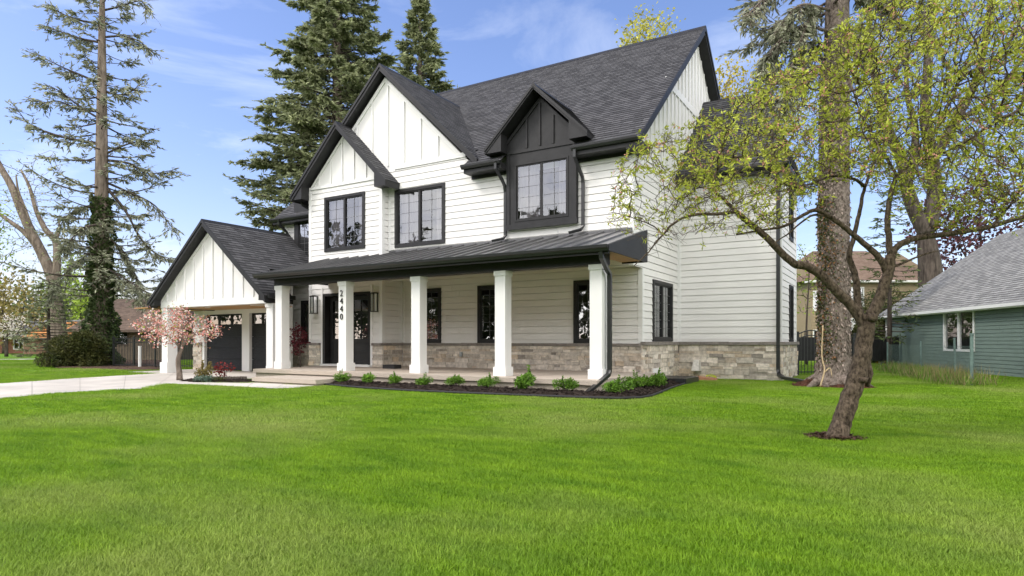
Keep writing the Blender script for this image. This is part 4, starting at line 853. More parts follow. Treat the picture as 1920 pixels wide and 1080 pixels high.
mb.tube([Vector(CH(1626, 725, -.02)), Vector(CH(1631, 700, -.05)), Vector(CH(1628, 676, -.02))], [.025, .042, .025], 10); mb.tube([Vector(CH(1618, 716, -.1)), Vector(CH(1619, 708, -.12))], [.05, .06], 8)
mb.tube([Vector(CH(1637, 596, -.12)), Vector(CH(1638, 595, -.20))], [.06, .045], 10)
cadd([(1622, 612), (1598, 575), (1568, 545), (1538, 515), (1512, 499), (1488, 494), (1462, 470), (1432, 440), (1402, 416), (1380, 397)], .115, .058)
cadd([(1380, 397), (1345, 401), (1300, 403), (1268, 416), (1243, 440), (1215, 473), (1190, 498)], .04, .01, 8, 5, .01)
cadd([(1243, 440), (1225, 424), (1190, 410), (1150, 398)], .018, .006, 6, 4, .01)
cadd([(1382, 400), (1360, 376), (1338, 355), (1345, 320), (1362, 300), (1400, 292), (1450, 290)], .038, .012, 8, 5, .01)
cadd([(1338, 355), (1310, 352), (1290, 366), (1262, 396)], .02, .006, 6, 4, .01)
cadd([(1630, 600), (1645, 570), (1658, 535), (1667, 505), (1670, 478)], .125, .10, 12)
cadd([(1663, 510), (1645, 480), (1618, 455), (1588, 430), (1558, 408), (1530, 394), (1505, 404), (1470, 424), (1425, 432), (1380, 440)], .072, .018, 10)
cadd([(1555, 406), (1520, 405), (1475, 440), (1440, 462)], .03, .008, 8, 5)
cadd([(1670, 478), (1666, 445), (1664, 405), (1670, 365), (1682, 330), (1708, 305), (1738, 270, .3), (1770, 215, .6), (1800, 150, .8)], .068, .02)
cadd([(1672, 478), (1685, 460), (1715, 447), (1765, 440), (1812, 433), (1860, 424), (1900, 412), (1950, 398), (2010, 380)], .072, .035)
cadd([(1860, 424), (1885, 395), (1910, 360, -.3), (1930, 300, -.5)], .035, .012)
cadd([(1616, 605, .1), (1608, 570, .25), (1606, 530, .3), (1598, 500, .35), (1592, 478, .35), (1602, 440, .4), (1612, 395, .5), (1622, 350, .6), (1640, 300, .7), (1655, 240, .9)], .088, .02)
cadd([(1622, 350, .6), (1600, 335, .5), (1560, 330, .3), (1520, 345, .1), (1485, 350, 0), (1440, 330, -.2)], .04, .01, 8, 5)
cadd([(1612, 330, .7), (1640, 270, .9), (1648, 200, 1.0), (1635, 140, 1.1)], .03, .008, 8, 5)
cadd([(1676, 500), (1700, 490), (1735, 476), (1760, 470)], .03, .008, 8, 5)
cadd([(1682, 330), (1655, 280, -.5), (1620, 230, -.9), (1600, 170, -1.1)], .03, .01, 8, 5); cadd([(1708, 305), (1760, 290, -.6), (1820, 260, -1.0), (1880, 220, -1.2)], .03, .01, 8, 5)
trunk = mb.build('trunk', BARK['cherry'], t, smooth=True)
na = 16500; uu = rg.uniform(1120, 2040, na); vv = rg.uniform(-60, 480, na); dd = rg.normal(size=na)*1.05
top = np.interp(uu, [1120, 1200, 1280, 1340, 1400, 1480, 1560, 1700, 1900, 2040], [360, 230, 245, 190, 150, 110, 60, -60, -60, -60]); bot = np.interp(uu, [1120, 1180, 1300, 1450, 1600, 1750, 1880, 2040], [420, 450, 450, 420, 330, 395, 430, 430])
dens = np.clip(.10+.9*(uu-1200)/420, .08, 1)*np.where(vv > 400, .5, 1); ok = (vv > top) & (vv < bot) & (rg.random(na) < dens) & (np.abs(dd) < 2.3)
A = np.array([CH(a, b, c) for a, b, c in zip(uu[ok], vv[ok], dd[ok])])
Nn, Pa = grow(nodes, par, A, 1.3, .16, .085, 130, rg=rg, bias=(0, 0, .02), jitter=.5); n0 = len(nodes); r = radii(Pa, len(Nn), .0032, 2.3, .03); ch = np.arange(n0, len(Nn))
np_mesh('branches', *stick_arrays(Nn[Pa[ch]], Nn[ch], np.minimum(r[Pa[ch]], r[ch]*1.6), r[ch], 5), BARK['cherry'], True, t)
tw = ch[(r[ch] < .011)]; k = len(tw)
# short bare twiglets
bt = np.repeat(tw, 2)[rg.random(2*k) < .6]; bd = unit(rg.normal(size=(len(bt), 3))+np.array([0, 0, -.1])); bl = rg.uniform(.06, .24, len(bt))
np_mesh('twigs', *stick_arrays(Nn[bt], Nn[bt]+bd*bl[:, None], np.full(len(bt), .0028), np.full(len(bt), .0014), 3), BARK['cherry'], False, t)
ends = np.vstack([Nn[tw], (Nn[bt]+bd*bl[:, None])]); dr = np.vstack([unit(Nn[tw]-Nn[Pa[tw]]), bd]); hz = ends[:, 2]; pk = rg.random(len(ends)) < np.clip((hz-2.0)/1.5, .10, 1)*.41
ends, dr = ends[pk], dr[pk]; rep = np.repeat(np.arange(len(ends)), rg.integers(5, 9, len(ends))); D = unit(dr[rep]*.5+unit(rg.normal(size=(len(rep), 3)))+np.array([0, 0, .2]))
V, F = leaf_arrays(ends[rep]+rg.normal(size=(len(rep), 3))*.012, D, .060*rg.uniform(.55, 1.4, len(rep)), .021*rg.uniform(.7, 1.2, len(rep)), rg); np_mesh('leaves', V, F, LEAF['cherry'], parent=t)
fl = ends[rg.choice(len(ends), 1900)]; fp = np.repeat(fl, 5, 0); V, F = leaf_arrays(fp+rg.normal(size=fp.shape)*.012, rg.normal(size=fp.shape), .022, .02, rg); np_mesh('blossom', V, F, LEAF['pink'], parent=t)
import sys; print('cherry nodes', len(Nn), 'leaves', len(rep))

# spruces behind the roof
t = thing('spruce_tree', 'broad dense green spruce rising behind the small front gable', 'tree', PX(632, 640, 40)-Vector((0, 0, EYE)))
conifer(t, t.location, 27.5, 2, lambda s: 6.9*(1-s)**.72+.15, 430, LEAF['spruce'], BARK['grey'], 11, .55, 0, 32, 13, (-.16, .12), .34, .095, hang=.2)
t = thing('spruce_tree', 'slim pointed spruce behind the ridge of the big front gable', 'tree', PX(788, 640, 46)-Vector((0, 0, EYE)))
conifer(t, t.location, 26.6, 4, lambda s: 6.2*(1-s)**.95+.12, 360, LEAF['spruce'], BARK['grey'], 12, .45, 0, 28, 13, (-.28, .2), .34, .095, hang=.35)
# the sparse ivy clad spruce at the left
t = thing('spruce_tree', 'tall sparse spruce with a straight trunk wrapped in dark ivy at the left', 'tree', spruce_l)
SL = lambda u, v, dd=0: np.array(PX(u, v, 32.4+dd))
ex = [dict(pts=[SL(190, 270), SL(140, 262), SL(95, 250), SL(55, 232), SL(32, 205)], n=55, r=.09, **{'from': .2}), dict(pts=[SL(190, 158), SL(150, 140), SL(115, 125), SL(70, 102)], n=46, **{'from': .25}), dict(pts=[SL(190, 210), SL(150, 205), SL(110, 190), SL(80, 192), SL(50, 183)], n=46, r=.06),
      dict(pts=[SL(190, 225), SL(150, 200), SL(118, 175), SL(92, 160)], n=40, r=.06), dict(pts=[SL(190, 80), SL(150, 72), SL(110, 58), SL(88, 48)], n=36), dict(pts=[SL(190, 45), SL(150, 38), SL(115, 25), SL(92, 8)], n=40),
      dict(pts=[SL(195, 300), SL(240, 306), SL(280, 325), SL(330, 318)], n=60, r=.08), dict(pts=[SL(195, 290), SL(240, 270), SL(285, 262)], n=40), dict(pts=[SL(198, 350), SL(235, 395), SL(262, 445), SL(292, 475), SL(320, 490)], n=60, r=.09, hang=.15, **{'from': .35}),
      dict(pts=[SL(195, 340), SL(240, 360), SL(290, 385), SL(325, 430)], n=50, r=.07, hang=.5), dict(pts=[SL(190, 70), SL(230, 68), SL(262, 78), SL(285, 98)], n=40), dict(pts=[SL(192, 170), SL(230, 178), SL(265, 158)], n=36), dict(pts=[SL(192, 20), SL(225, 12), SL(262, 2), SL(275, 16)], n=36),
      dict(pts=[SL(188, 420, -1), SL(150, 430, -2), SL(120, 470, -2.5)], n=70, r=.06), dict(pts=[SL(190, 460), SL(160, 480), SL(115, 520), SL(95, 560)], n=70, r=.06), dict(pts=[SL(195, 500), SL(230, 520, -1), SL(270, 545, -2), SL(300, 570, -2)], n=110, r=.06, tl=1.1), dict(pts=[SL(195, 440), SL(230, 470), SL(255, 520), SL(262, 560)], n=90, r=.06, hang=.7), dict(pts=[SL(190, 380), SL(140, 395), SL(110, 425)], n=60, r=.06)]
conifer(t, spruce_l, 22.0, 3.5, lambda s: (1.0+2.1*(1-s))*(.75+.5*math.sin(s*37)**2), 130, LEAF['blue'], BARK['grey'], 13, .43, .1, 16, 8, (-.25, .3), .26, .065, ex, .3, .34)
iv = np.random.default_rng(3); n = 9000; z = iv.uniform(0, 1, n)**1.2*8.6; a = iv.uniform(0, 6.283, n); rr = (.50-.02*z+.18*np.clip(1-z/3, 0, 1))*iv.uniform(.85, 1.3, n)*(1+.22*np.sin(z*2.7+a*2)+.12*np.sin(z*6.1-a)); P = np.column_stack([spruce_l.x+rr*np.cos(a), spruce_l.y+rr*np.sin(a), z]); D = np.column_stack([np.cos(a), np.sin(a), iv.normal(size=n)*.5-.4])+iv.normal(size=(n, 3))*.4
np_mesh('ivy', *leaf_arrays(P, D, .16*iv.uniform(.6, 1.3, n), .12, iv), LEAF['ivy'], parent=t)
# the massive trunk at the right with ivy and high drooping boughs
t = thing('spruce_tree', 'massive old spruce trunk with flaking bark and climbing ivy beside the house corner', 'tree', spruce_r)
SR_ = lambda u, v, dd=0: np.array(PX(u, v, 17.5+dd)); tr = MB(); rgt = np.random.default_rng(8)
zz = [0, .15, .4, .8, 1.4, 2.5, 4, 6, 8, 11, 15, 20]; rr = [.70, .56, .47, .425, .405, .395, .385, .37, .345, .29, .2, .1]
tr.tube([Vector((spruce_r.x+.004*z*z*.2, spruce_r.y, z)) for z in zz], rr, 22); trunk = tr.build('trunk', BARK['spruce'], t, smooth=True)
for a in range(5): 
    ro = MB(); w = a*1.26+.3; ro.tube([spruce_r+Vector((math.cos(w)*.36, math.sin(w)*.36, .26)), spruce_r+Vector((math.cos(w)*.7, math.sin(w)*.7, .12)), spruce_r+Vector((math.cos(w)*1.0, math.sin(w)*1.0, -.02))], [.16, .10, .04], 8); ro.build('root', BARK['spruce'], t, smooth=True)
vn = MB()
for (pts, rv) in (([(1538, 724, -.62), (1543, 708, -.55), (1546, 692, -.5), (1542, 674, -.43), (1541, 655, -.40), (1543, 610, -.38)], .022), ([(1546, 698, -.52), (1556, 690, -.47), (1560, 706, -.52)], .015)): limb(vn, [SR_(*p) for p in pts], rv, rv*.7, 7, 4)
vn.build('vine_stem', mat('pale_vine', (.38, .29, .17), .8, .25, 8), t, smooth=True)
n = 1500; z = iv.uniform(.3, 5.2, n); a = iv.normal(size=n)*.42-2.05+.15*np.sin(z*2.2); rr = .40*iv.uniform(.98, 1.06, n); P = np.column_stack([spruce_r.x+rr*np.cos(a), spruce_r.y+rr*np.sin(a), z]); D = np.column_stack([np.cos(a), np.sin(a), iv.normal(size=n)*.6-.3])+iv.normal(size=(n, 3))*.35
k = iv.random(n) < .62; np_mesh('ivy', *leaf_arrays(P[k], D[k], .07, .055, iv), leafm('climbing_ivy_leaves', (.035, .06, .018), (.10, .12, .04), .4, .15, 3), parent=t); np_mesh('ivy', *leaf_arrays(P[~k], D[~k], .065, .05, iv), leafm('dry_ivy_leaves', (.17, .085, .03), (.30, .15, .06), .4, .15, 3), parent=t)
n = 6500; z = iv.uniform(.1, 9, n); a = iv.uniform(0, 6.283, n); rr = np.interp(z, zz_ := [0, .15, .4, .8, 1.4, 2.5, 4, 6, 8, 11], [.70, .56, .47, .425, .405, .395, .385, .37, .345, .29])*.985; P = np.column_stack([spruce_r.x+rr*np.cos(a), spruce_r.y+rr*np.sin(a), z]); D = np.column_stack([np.cos(a)*.25, np.sin(a)*.25, -np.ones(n)])+iv.normal(size=(n, 3))*.25
np_mesh('bark_flakes', *leaf_arrays(P, D, .10*iv.uniform(.5, 1.4, n), .055, iv), mat('bark_flake', (.21, .17, .145), .95, .35, 9, 0, 1, .1, island=.45), parent=t)
ex = []
for (pts, n_) in (([(1555, 110), (1515, 100), (1470, 40), (1440, 55), (1405, 38)], 60), ([(1560, 60), (1500, 50), (1450, 90), (1420, 150)], 120), ([(1560, 20), (1500, 10), (1460, 60), (1445, 130)], 130), ([(1560, 90), (1520, 80), (1480, 130), (1470, 190)], 120), ([(1560, 0), (1530, 20), (1500, 80), (1500, 150)], 140), ([(1570, 40), (1610, 60), (1640, 110)], 90), ([(1570, 0), (1640, -10), (1690, 40)], 90), ([(1555, -30), (1480, -40), (1430, 0), (1400, 30)], 110), ([(1550, 120), (1510, 150), (1470, 185), (1440, 190)], 60), ([(1570, -20), (1640, -40), (1720, -10), (1740, 60)], 90)):
    ex.append(dict(pts=[SR_(u, v, iv.uniform(-.8, .8)*(i > 0)) for i, (u, v) in enumerate(pts)], n=n_, r=.05, hang=.75, tl=.75))
tt = thing('tmp', 'x', 'x', (0, 0, 0)); conifer(tt, spruce_r+Vector((0, 0, 8.5)), 12, .8, lambda s: 2.6*(1-s)+.4, 46, LEAF['blue'], BARK['spruce'], 15, .1, 0, 26, 9, (-.45, .15), .2, .05, ex, .6, .4)
for c in list(tt.children):
    if c.name.startswith('trunk'): bpy.data.objects.remove(c)
    else: c.parent = t; c.matrix_parent_inverse = Matrix.Translation(-t.location)
bpy.data.objects.remove(tt)
# background trees
def at(u, d): return W((u-960)/FPX*d, d)
def bt(name, label, u, d, r0, trunk, cr, cz, natt, lf, bk, seed, **k):
    b = at(u, d); t = thing(name, label, 'tree', b, k.pop('group', None)); B = np.array(b)
    broadleaf(t, B, [B+np.array(p, float) for p in trunk], r0, B+np.array(cz, float), cr, natt, LEAF[lf], BARK[bk], seed, **k); return t
# maple at the left with forking pale limbs
ML = lambda u, v, dd=0: np.array(PX(u, v, 44+dd)); b = at(112, 44); t = thing('maple_tree', 'tall leaning maple with pale bare forked limbs at the far left', 'tree', b)
broadleaf(t, b, [np.array(b), ML(110, 640), ML(106, 570), ML(100, 525)], .68, ML(55, 400), (5.5, 4.5, 5.0), 420, LEAF['buds'], BARK['grey'], 31, step=.45, di=3.5, dk=.7, leaf=(.16, .09), per=3, spread=.3, tip=.011, keep=.55,
  extra_limbs=[([ML(101, 530), ML(88, 495), ML(66, 450), ML(42, 400), ML(22, 350), ML(0, 312), ML(-20, 270)], .40, .16), ([ML(93, 510), ML(70, 465), ML(45, 435), ML(18, 415), ML(-10, 395)], .24, .10), ([ML(104, 535), ML(107, 490), ML(104, 452), ML(85, 430), ML(68, 395), ML(55, 350), ML(40, 320)], .30, .07), ([ML(104, 452), ML(112, 430), ML(108, 410)], .12, .04), ([ML(66, 450), ML(50, 400), ML(35, 360), ML(30, 330)], .14, .05)],
  shape=lambda A: A[:, 2] > 6)
bt('leafy_tree', 'bright green leafy tree cut by the left edge of the view', -75, 30, .3, [(0, 0, 0), (0, 0, 2.5), (.2, 0, 5)], (2.3, 2.2, 3.0), (0, 0, 6.2), 300, 'lime', 'dark', 32, step=.3, di=2, dk=.4, leaf=(.17, .10), per=7, spread=.28)
# small conifer in front of it
t = thing('young_conifer', 'small thin layered conifer standing on the lawn left of the big bush', 'tree', at(91, 34))
conifer(t, t.location, 4.6, .35, lambda s: 2.0*(1-s)**.85+.08, 75, LEAF['spruce'], BARK['dark'], 33, .09, 0, 16, 5, (-.05, .06), .22, .05, hang=.1, tw_len=.3)
for u, d, cz, cr, lf, h, lb, s in ((10, 66, 4.6, (4.6, 3.4, 4.2), 'olive', 'olive_tree', 'ochre budding tree at the far left edge beyond the lawn', 41), (-30, 74, 6.0, (4.5, 3.5, 4.0), 'olive', 'olive_tree', 'ochre budding tree half out of view behind the white blossom', 42), (68, 92, 6.4, (4.2, 3.5, 4.4), 'mid', 'green_tree', 'grey green tree far away between the left maple and the ochre trees', 43), (150, 80, 7.2, (5.5, 3.5, 5), 'lime', 'green_tree', 'yellow green tree behind the brown neighbour roof', 44), (205, 96, 8.2, (4.6, 3.5, 5), 'mid', 'green_tree', 'dull green tree behind the ivy spruce and brown roof', 45), (120, 98, 7, (5.5, 3.5, 5.2), 'mid', 'green_tree', 'dark green distant tree behind the small layered conifer', 46)):
    bt(h, lb, u, d, .3, [(0, 0, 0), (.1, 0, 2), (0, 0, 3.5)], cr, (0, 0, cz), 420, lf, 'dark', s, step=.7, di=5, dk=.7, leaf=(.42, .26), per=8, spread=.55, tip=.02, group=None)
bt('blossom_tree', 'small pale pink blossom tree at the far left', 12, 52, .14, [(0, 0, 0), (0, 0, 1.2), (.1, 0, 1.8)], (1.9, 1.6, 1.1), (0, 0, 2.35), 200, 'white', 'dark', 47, step=.3, di=2, dk=.4, leaf=(.15, .13), per=7, spread=.2)
# yellow tops behind the main roof
bt('yellow_tree', 'pale yellow green tree top showing above the main roof ridge', 1195, 60, .4, [(0, 0, 0), (0, 0, 12), (.3, 0, 20)], (5.2, 4, 7.5), (0, 0, 25.0), 1500, 'gold', 'grey', 51, step=.6, di=4.5, dk=.6, leaf=(.34, .2), per=13, spread=.45)
bt('yellow_tree', 'golden yellow tree top between the main gable and the wing roof', 1390, 58, .4, [(0, 0, 0), (0, 0, 9), (.3, 0, 16)], (5.8, 4.5, 7.4), (0, 0, 19.6), 1500, 'yellow', 'grey', 52, step=.6, di=4.5, dk=.7, leaf=(.34, .2), per=9, spread=.4)
# behind the green house
BR = lambda u, v, dd=0: np.array(PX(u, v, 40+dd)); b = at(1748, 40); t = thing('bare_tree', 'huge forked bare trunk leaning up behind the grey roof', 'tree', b)
broadleaf(t, b, [np.array(b), BR(1745, 520), BR(1738, 460), BR(1735, 425)], .84, BR(1740, 120), (8.5, 5, 9.0), 900, LEAF['buds'], BARK['dark'], 53, step=.5, di=4.2, dk=.7, leaf=(.13, .06), per=2, spread=.25, tip=.013, keep=.35,
  extra_limbs=[([BR(1738, 440), BR(1715, 395), BR(1700, 350), BR(1690, 300), BR(1660, 230), BR(1640, 140), BR(1630, 40), BR(1625, -60)], .48, .13), ([BR(1740, 430), BR(1752, 370), BR(1748, 300), BR(1735, 220), BR(1740, 120), BR(1745, 0), BR(1740, -80)], .50, .14), ([BR(1700, 350), BR(1712, 300), BR(1716, 240), BR(1700, 170), BR(1702, 80)], .3, .1), ([BR(1748, 300), BR(1790, 230), BR(1830, 150), BR(1850, 60), BR(1860, -40)], .36, .1), ([BR(1790, 230), BR(1850, 190), BR(1910, 120), BR(1960, 40)], .2, .07)])
b = at(1835, 46); t = thing('copper_beech', 'dark purple leaved tree behind the ridge of the grey roof', 'tree', b); B = np.array(b)
broadleaf(t, b, [B, B+np.array([0, 0, 4]), B+np.array([.2, 0, 7])], .4, B+np.array([-.3, 0, 9.6]), (4.6, 4.0, 4.6), 560, LEAF['purple'], BARK['dark'], 54, step=.5, di=4, dk=.6, leaf=(.30, .2), per=8, spread=.38, tip=.016)
for u, d, h, s, lb in ((1668, 30, 8.5, 55, 'thin conifer with grey drooping twigs behind the fork of the cherry'), (1512, 34, 6.2, 56, 'slender young tree with yellow green leaves behind the black gate')):
    if s == 55:
        t = thing('thin_conifer', lb, 'tree', at(u, d)); conifer(t, t.location, h, 1.2, lambda s_: 1.35*(1-s_)**.6+.1, 80, LEAF['mid'], BARK['dark'], s, .10, 0, 12, 3, (-.1, .1), .2, .05, hang=.2, tw_len=.3)
    else: bt('slender_tree', lb, u, d, .07, [(0, 0, 0), (0, 0, 2), (.1, 0, 4)], (1.2, 1.2, 2.2), (0, 0, 4.6), 150, 'lime', 'dark', s, step=.3, di=2, dk=.4, leaf=(.14, .08), per=5, spread=.2)
bt('yellow_tree', 'yellow budding tree behind the tan house and the gate', 1505, 62, .3, [(0, 0, 0), (0, 0, 3), (0, 0, 5)], (3.4, 3.2, 3.4), (0, 0, 6.3), 330, 'yellow', 'dark', 57, step=.6, di=4, dk=.7, leaf=(.32, .2), per=7, spread=.4)

# shrubs
def shrub(rad, n, L, Wd, seed, spikes=2):
    rg = np.random.default_rng(seed); parts = []
    for k in range(9):
        c = np.array([rg.normal()*rad*.38, rg.normal()*rad*.38, rad*rg.uniform(.55, 1.15)]); parts.append(foliage_ball(c, (rad*.52,)*3, n//9, rg, L, Wd, .8, .3))
    for k in range(spikes):
        a = rg.uniform(0, 6.28); b = np.array([math.cos(a)*rad*.4, math.sin(a)*rad*.4, rad*1.2]); m = 40; s = rg.random(m); P = b+np.column_stack([s*.03, s*.02, s*rad*rg.uniform(.5, 1.0)]); parts.append(leaf_arrays(P, rg.normal(size=(m, 3))+np.array([0, 0, .5]), L, Wd, rg))
    return merge(parts)
def shrub_stems(rad, seed):
    rg = np.random.default_rng(seed); k = 9; A = np.column_stack([rg.normal(size=(k, 2))*.025, np.full(k, -.03)]); B = np.column_stack([rg.normal(size=(k, 2))*rad*.4, rad*rg.uniform(.7, 1.4, k)]); return stick_arrays(A, B, np.full(k, .008), np.full(k, .004), 5)
sv = [(shrub(.23, 1700, .042, .026, s), shrub_stems(.23, s)) for s in (1, 2, 3)]
sm_ = [(np_mesh('foliage', *a, LEAF['box']), np_mesh('stems', *b, BARK['dark'])) for a, b in sv]
for a, b in sm_: S.collection.objects.unlink(a); S.collection.objects.unlink(b)
spots = [(641, 716, .92, 'round boxwood shrub at the left end of the mulch bed beside the step'), (690, 719, .9, 'neat boxwood shrub below the number column'), (741, 720, .88, 'narrow boxwood shrub left of the middle porch column'), (793, 723, .85, 'small low boxwood shrub right below the middle porch column'), (853, 724, .9, 'boxwood shrub with one tall shoot between the third and fourth columns'), (913, 725, .95, 'boxwood shrub just left of the fourth porch column'), (984, 725, 1.18, 'tallest spiky boxwood shrub right of the fourth porch column'), (1061, 727, 1.0, 'yellowish boxwood shrub left of the slanting downspout'), (1151, 733, 1.05, 'boxwood shrub right of the slanting downspout'), (1189, 720, 1.1, 'large boxwood shrub, left of the cluster by the stone corner'), (1213, 719, .9, 'middle boxwood shrub of the cluster by the stone corner'), (1234, 716, 1.0, 'upright boxwood shrub nearest the window well')]
for i, (u, v, s, lb) in enumerate(spots):
    t = thing('boxwood_shrub', lb, 'shrub', (0, 0, 0), 'boxwood shrubs along the porch')
    for o in sm_[i % 3]:
        c = o.copy(); S.collection.objects.link(c); c.parent = t
    q = GZ(u, v, .09); tt_ = (u-960)/FPX
    if i < 9 and q.y > 13.35: dq = 13.35/(SS*tt_+CC); q = W(tt_*dq, dq, .09)
    if i >= 9: dq = (-5.55, -5.4, -5.25)[i-9]/(CC*tt_-SS); q = W(tt_*dq, dq, .09)
    t.location = q; t.scale = (s*1.12, s*1.12, s*.8*(1.25 if i in (6, 11) else 1.0)); t.rotation_euler = (0, 0, i*1.7)
def little(name, label, p, parts, cat='shrub'):
    t = thing(name, label, cat, p)
    for nm, arr, m in parts: np_mesh(nm, *arr, m, parent=t).matrix_parent_inverse = Matrix()
    return t
rg = np.random.default_rng(77)
little('flowering_shrub', 'small yellowish green shrub in the bed beside the driveway', GZ(386, 713), [('foliage', shrub(.30, 700, .06, .035, 5, 5), LEAF['olive']), ('stems', shrub_stems(.3, 5), BARK['dark'])])
little('red_shrub', 'tiny shrub with bright red leaves in the entry bed', GZ(419, 712), [('foliage', merge([foliage_ball((rg.normal()*.12, rg.normal()*.12, rg.uniform(.15, .5)), (.10,)*3, 20, rg, .075, .055) for _ in range(9)]), LEAF['red']), ('stems', shrub_stems(.3, 6), BARK['dark'])])
little('ground_cover', 'low blue green plant at the foot of the yellowish shrub', GZ(380, 716), [('foliage', merge([foliage_ball((rg.normal()*.16, rg.normal()*.1, .08), (.13, .1, .09), 60, rg, .06, .03) for _ in range(8)]), LEAF['bluegreen'])], 'plant')
little('ground_cover', 'low dark green plant between the red shrub and the edging stones', GZ(408, 716), [('foliage', merge([foliage_ball((rg.normal()*.12, rg.normal()*.1, .06), (.12, .1, .07), 50, rg, .05, .03) for _ in range(6)]), LEAF['yew'])], 'plant')
# pink crab apple by the drive
b = GZ(337, 713); t = thing('crab_apple', 'small flowering tree with pink blossom beside the driveway', 'tree', b); B = np.array(b)
ca = lambda u, v, dd=0: np.array(PX(u, v, 20.6+dd))
broadleaf(t, b, [B, ca(336, 695), ca(334, 675), ca(340, 655), ca(345, 640)], .10, ca(336, 618), (1.75, 1.15, .78), 330, LEAF['pink'], BARK['grey'], 61, step=.11, di=1.0, dk=.14, leaf=(.07, .055), per=3, spread=.08, tip=.004,
  extra_limbs=[([ca(340, 655), ca(322, 635), ca(300, 625), ca(280, 622)], .045, .015), ([ca(343, 648), ca(360, 630), ca(385, 618), ca(405, 622)], .045, .015), ([ca(343, 648), ca(342, 625), ca(338, 600), ca(340, 580)], .05, .012)])
rg = np.random.default_rng(62); cr = [o for o in t.children if o.name.startswith('crown')][0]; nv = len(cr.data.vertices); co = np.empty(nv*3, np.float32); cr.data.vertices.foreach_get('co', co); co = co.reshape(-1, 3)[::4]
for nm, lf, fr_, L, wd in (('pale_blossom', 'white', .5, .07, .06), ('new_leaves', 'bronze', .42, .085, .04), ('green_leaves', 'lime', .16, .09, .04)):
    k = rg.random(len(co)) < fr_; P = co[k]+rg.normal(size=(k.sum(), 3))*.05; np_mesh(nm, *leaf_arrays(P, rg.normal(size=P.shape), L, wd, rg), LEAF[lf], parent=t)
# red japanese maple on the porch
b = Vector((-17.55, 15.6, .33)); b = PX(563, 690, 22.6); b.z = .33; t = thing('japanese_maple', 'wine red japanese maple by the porch beside the left column', 'shrub', b); B = np.array(b)
broadleaf(t, b, [B, B+np.array([.02, 0, .35]), B+np.array([-.03, 0, .7])], .025, B+np.array([-.05, 0, .95]), (.38, .35, .62), 150, LEAF['maroon'], BARK['dark'], 63, step=.08, di=.7, dk=.11, leaf=(.085, .07), per=5, spread=.05, tip=.003)
# the wide yew by the fence, and rough grass along the wire fence
t = thing('yew_bush', 'wide dark yew bush left of the ivy clad trunk', 'bush', at(140, 31)); rg = np.random.default_rng(64); B = np.array(t.location)
np_mesh('foliage', *merge([foliage_ball(B+W(rg.uniform(-1.05, 1.2), rg.uniform(-.5, .5), 0)+np.array([0, 0, rg.uniform(.25, 1.35)]), (.5, .5, .42), 900, rg, .16, .04, .7, .25) for _ in range(26)]), LEAF['yew'], parent=t)
np_mesh('stems', *stick_arrays(np.repeat(B[None], 14, 0)+rg.normal(size=(14, 3))*np.array([.25, .25, .02]), B+rg.normal(size=(14, 3))*np.array([.6, .6, .1])+np.array([0, 0, 1.3]), np.full(14, .03), np.full(14, .012), 5), BARK['dark'], parent=t)
fa, fb = GZ(1668, 694), GZ(1815, 724)
rg = np.random.default_rng(65); n = 5200; s = rg.random(n)**.8; P = np.array(fa)+(np.array(fb)-np.array(fa))*s[:, None]+rg.normal(size=(n, 3))*np.array([.32, .32, 0]); P[:, 2] = -.02; D = np.column_stack([rg.normal(size=(n, 2))*.3, np.ones(n)])
V, F = leaf_arrays(P, D, rg.uniform(.22, .62, n)*np.where(s > .72, 1.15, .9), .012, rg); setting(np_mesh('rough_grass', V[:len(V)//8*4], F[:len(F)//2], LEAF['straw']), 'stuff'); V2, F2 = leaf_arrays(P[n//2:], D[n//2:], rg.uniform(.22, .55, n-n//2), .014, rg); setting(np_mesh('rough_grass', V2, F2, LEAF['box']), 'stuff')
# woods across the street behind the viewer, and beyond everything (seen far off and in the window panes)
def wood(name, pts, hh, seed, leaf, L=.9):
    rg = np.random.default_rng(seed); parts = [foliage_ball((x+rg.normal()*2, y+rg.normal()*2, hh*rg.uniform(.25, .75)), (4.2, 4.2, hh*.42), 420, rg, L, L*.6, .6, .3) for x, y in pts]
    return setting(np_mesh(name, *merge(parts), LEAF[leaf]), 'stuff')
wood('far_wood', [(x, -34+5*math.sin(x*.3)) for x in range(-95, 50, 3)]+[(x, -44+4*math.sin(x*.2)) for x in range(-95, 50, 4)], 17, 71, 'yew', 1.1)
wood('far_wood', [W(r_, 120+12*math.sin(r_*.21)) [:2] for r_ in range(-130, 150, 6)], 9, 72, 'mid', 1.1)
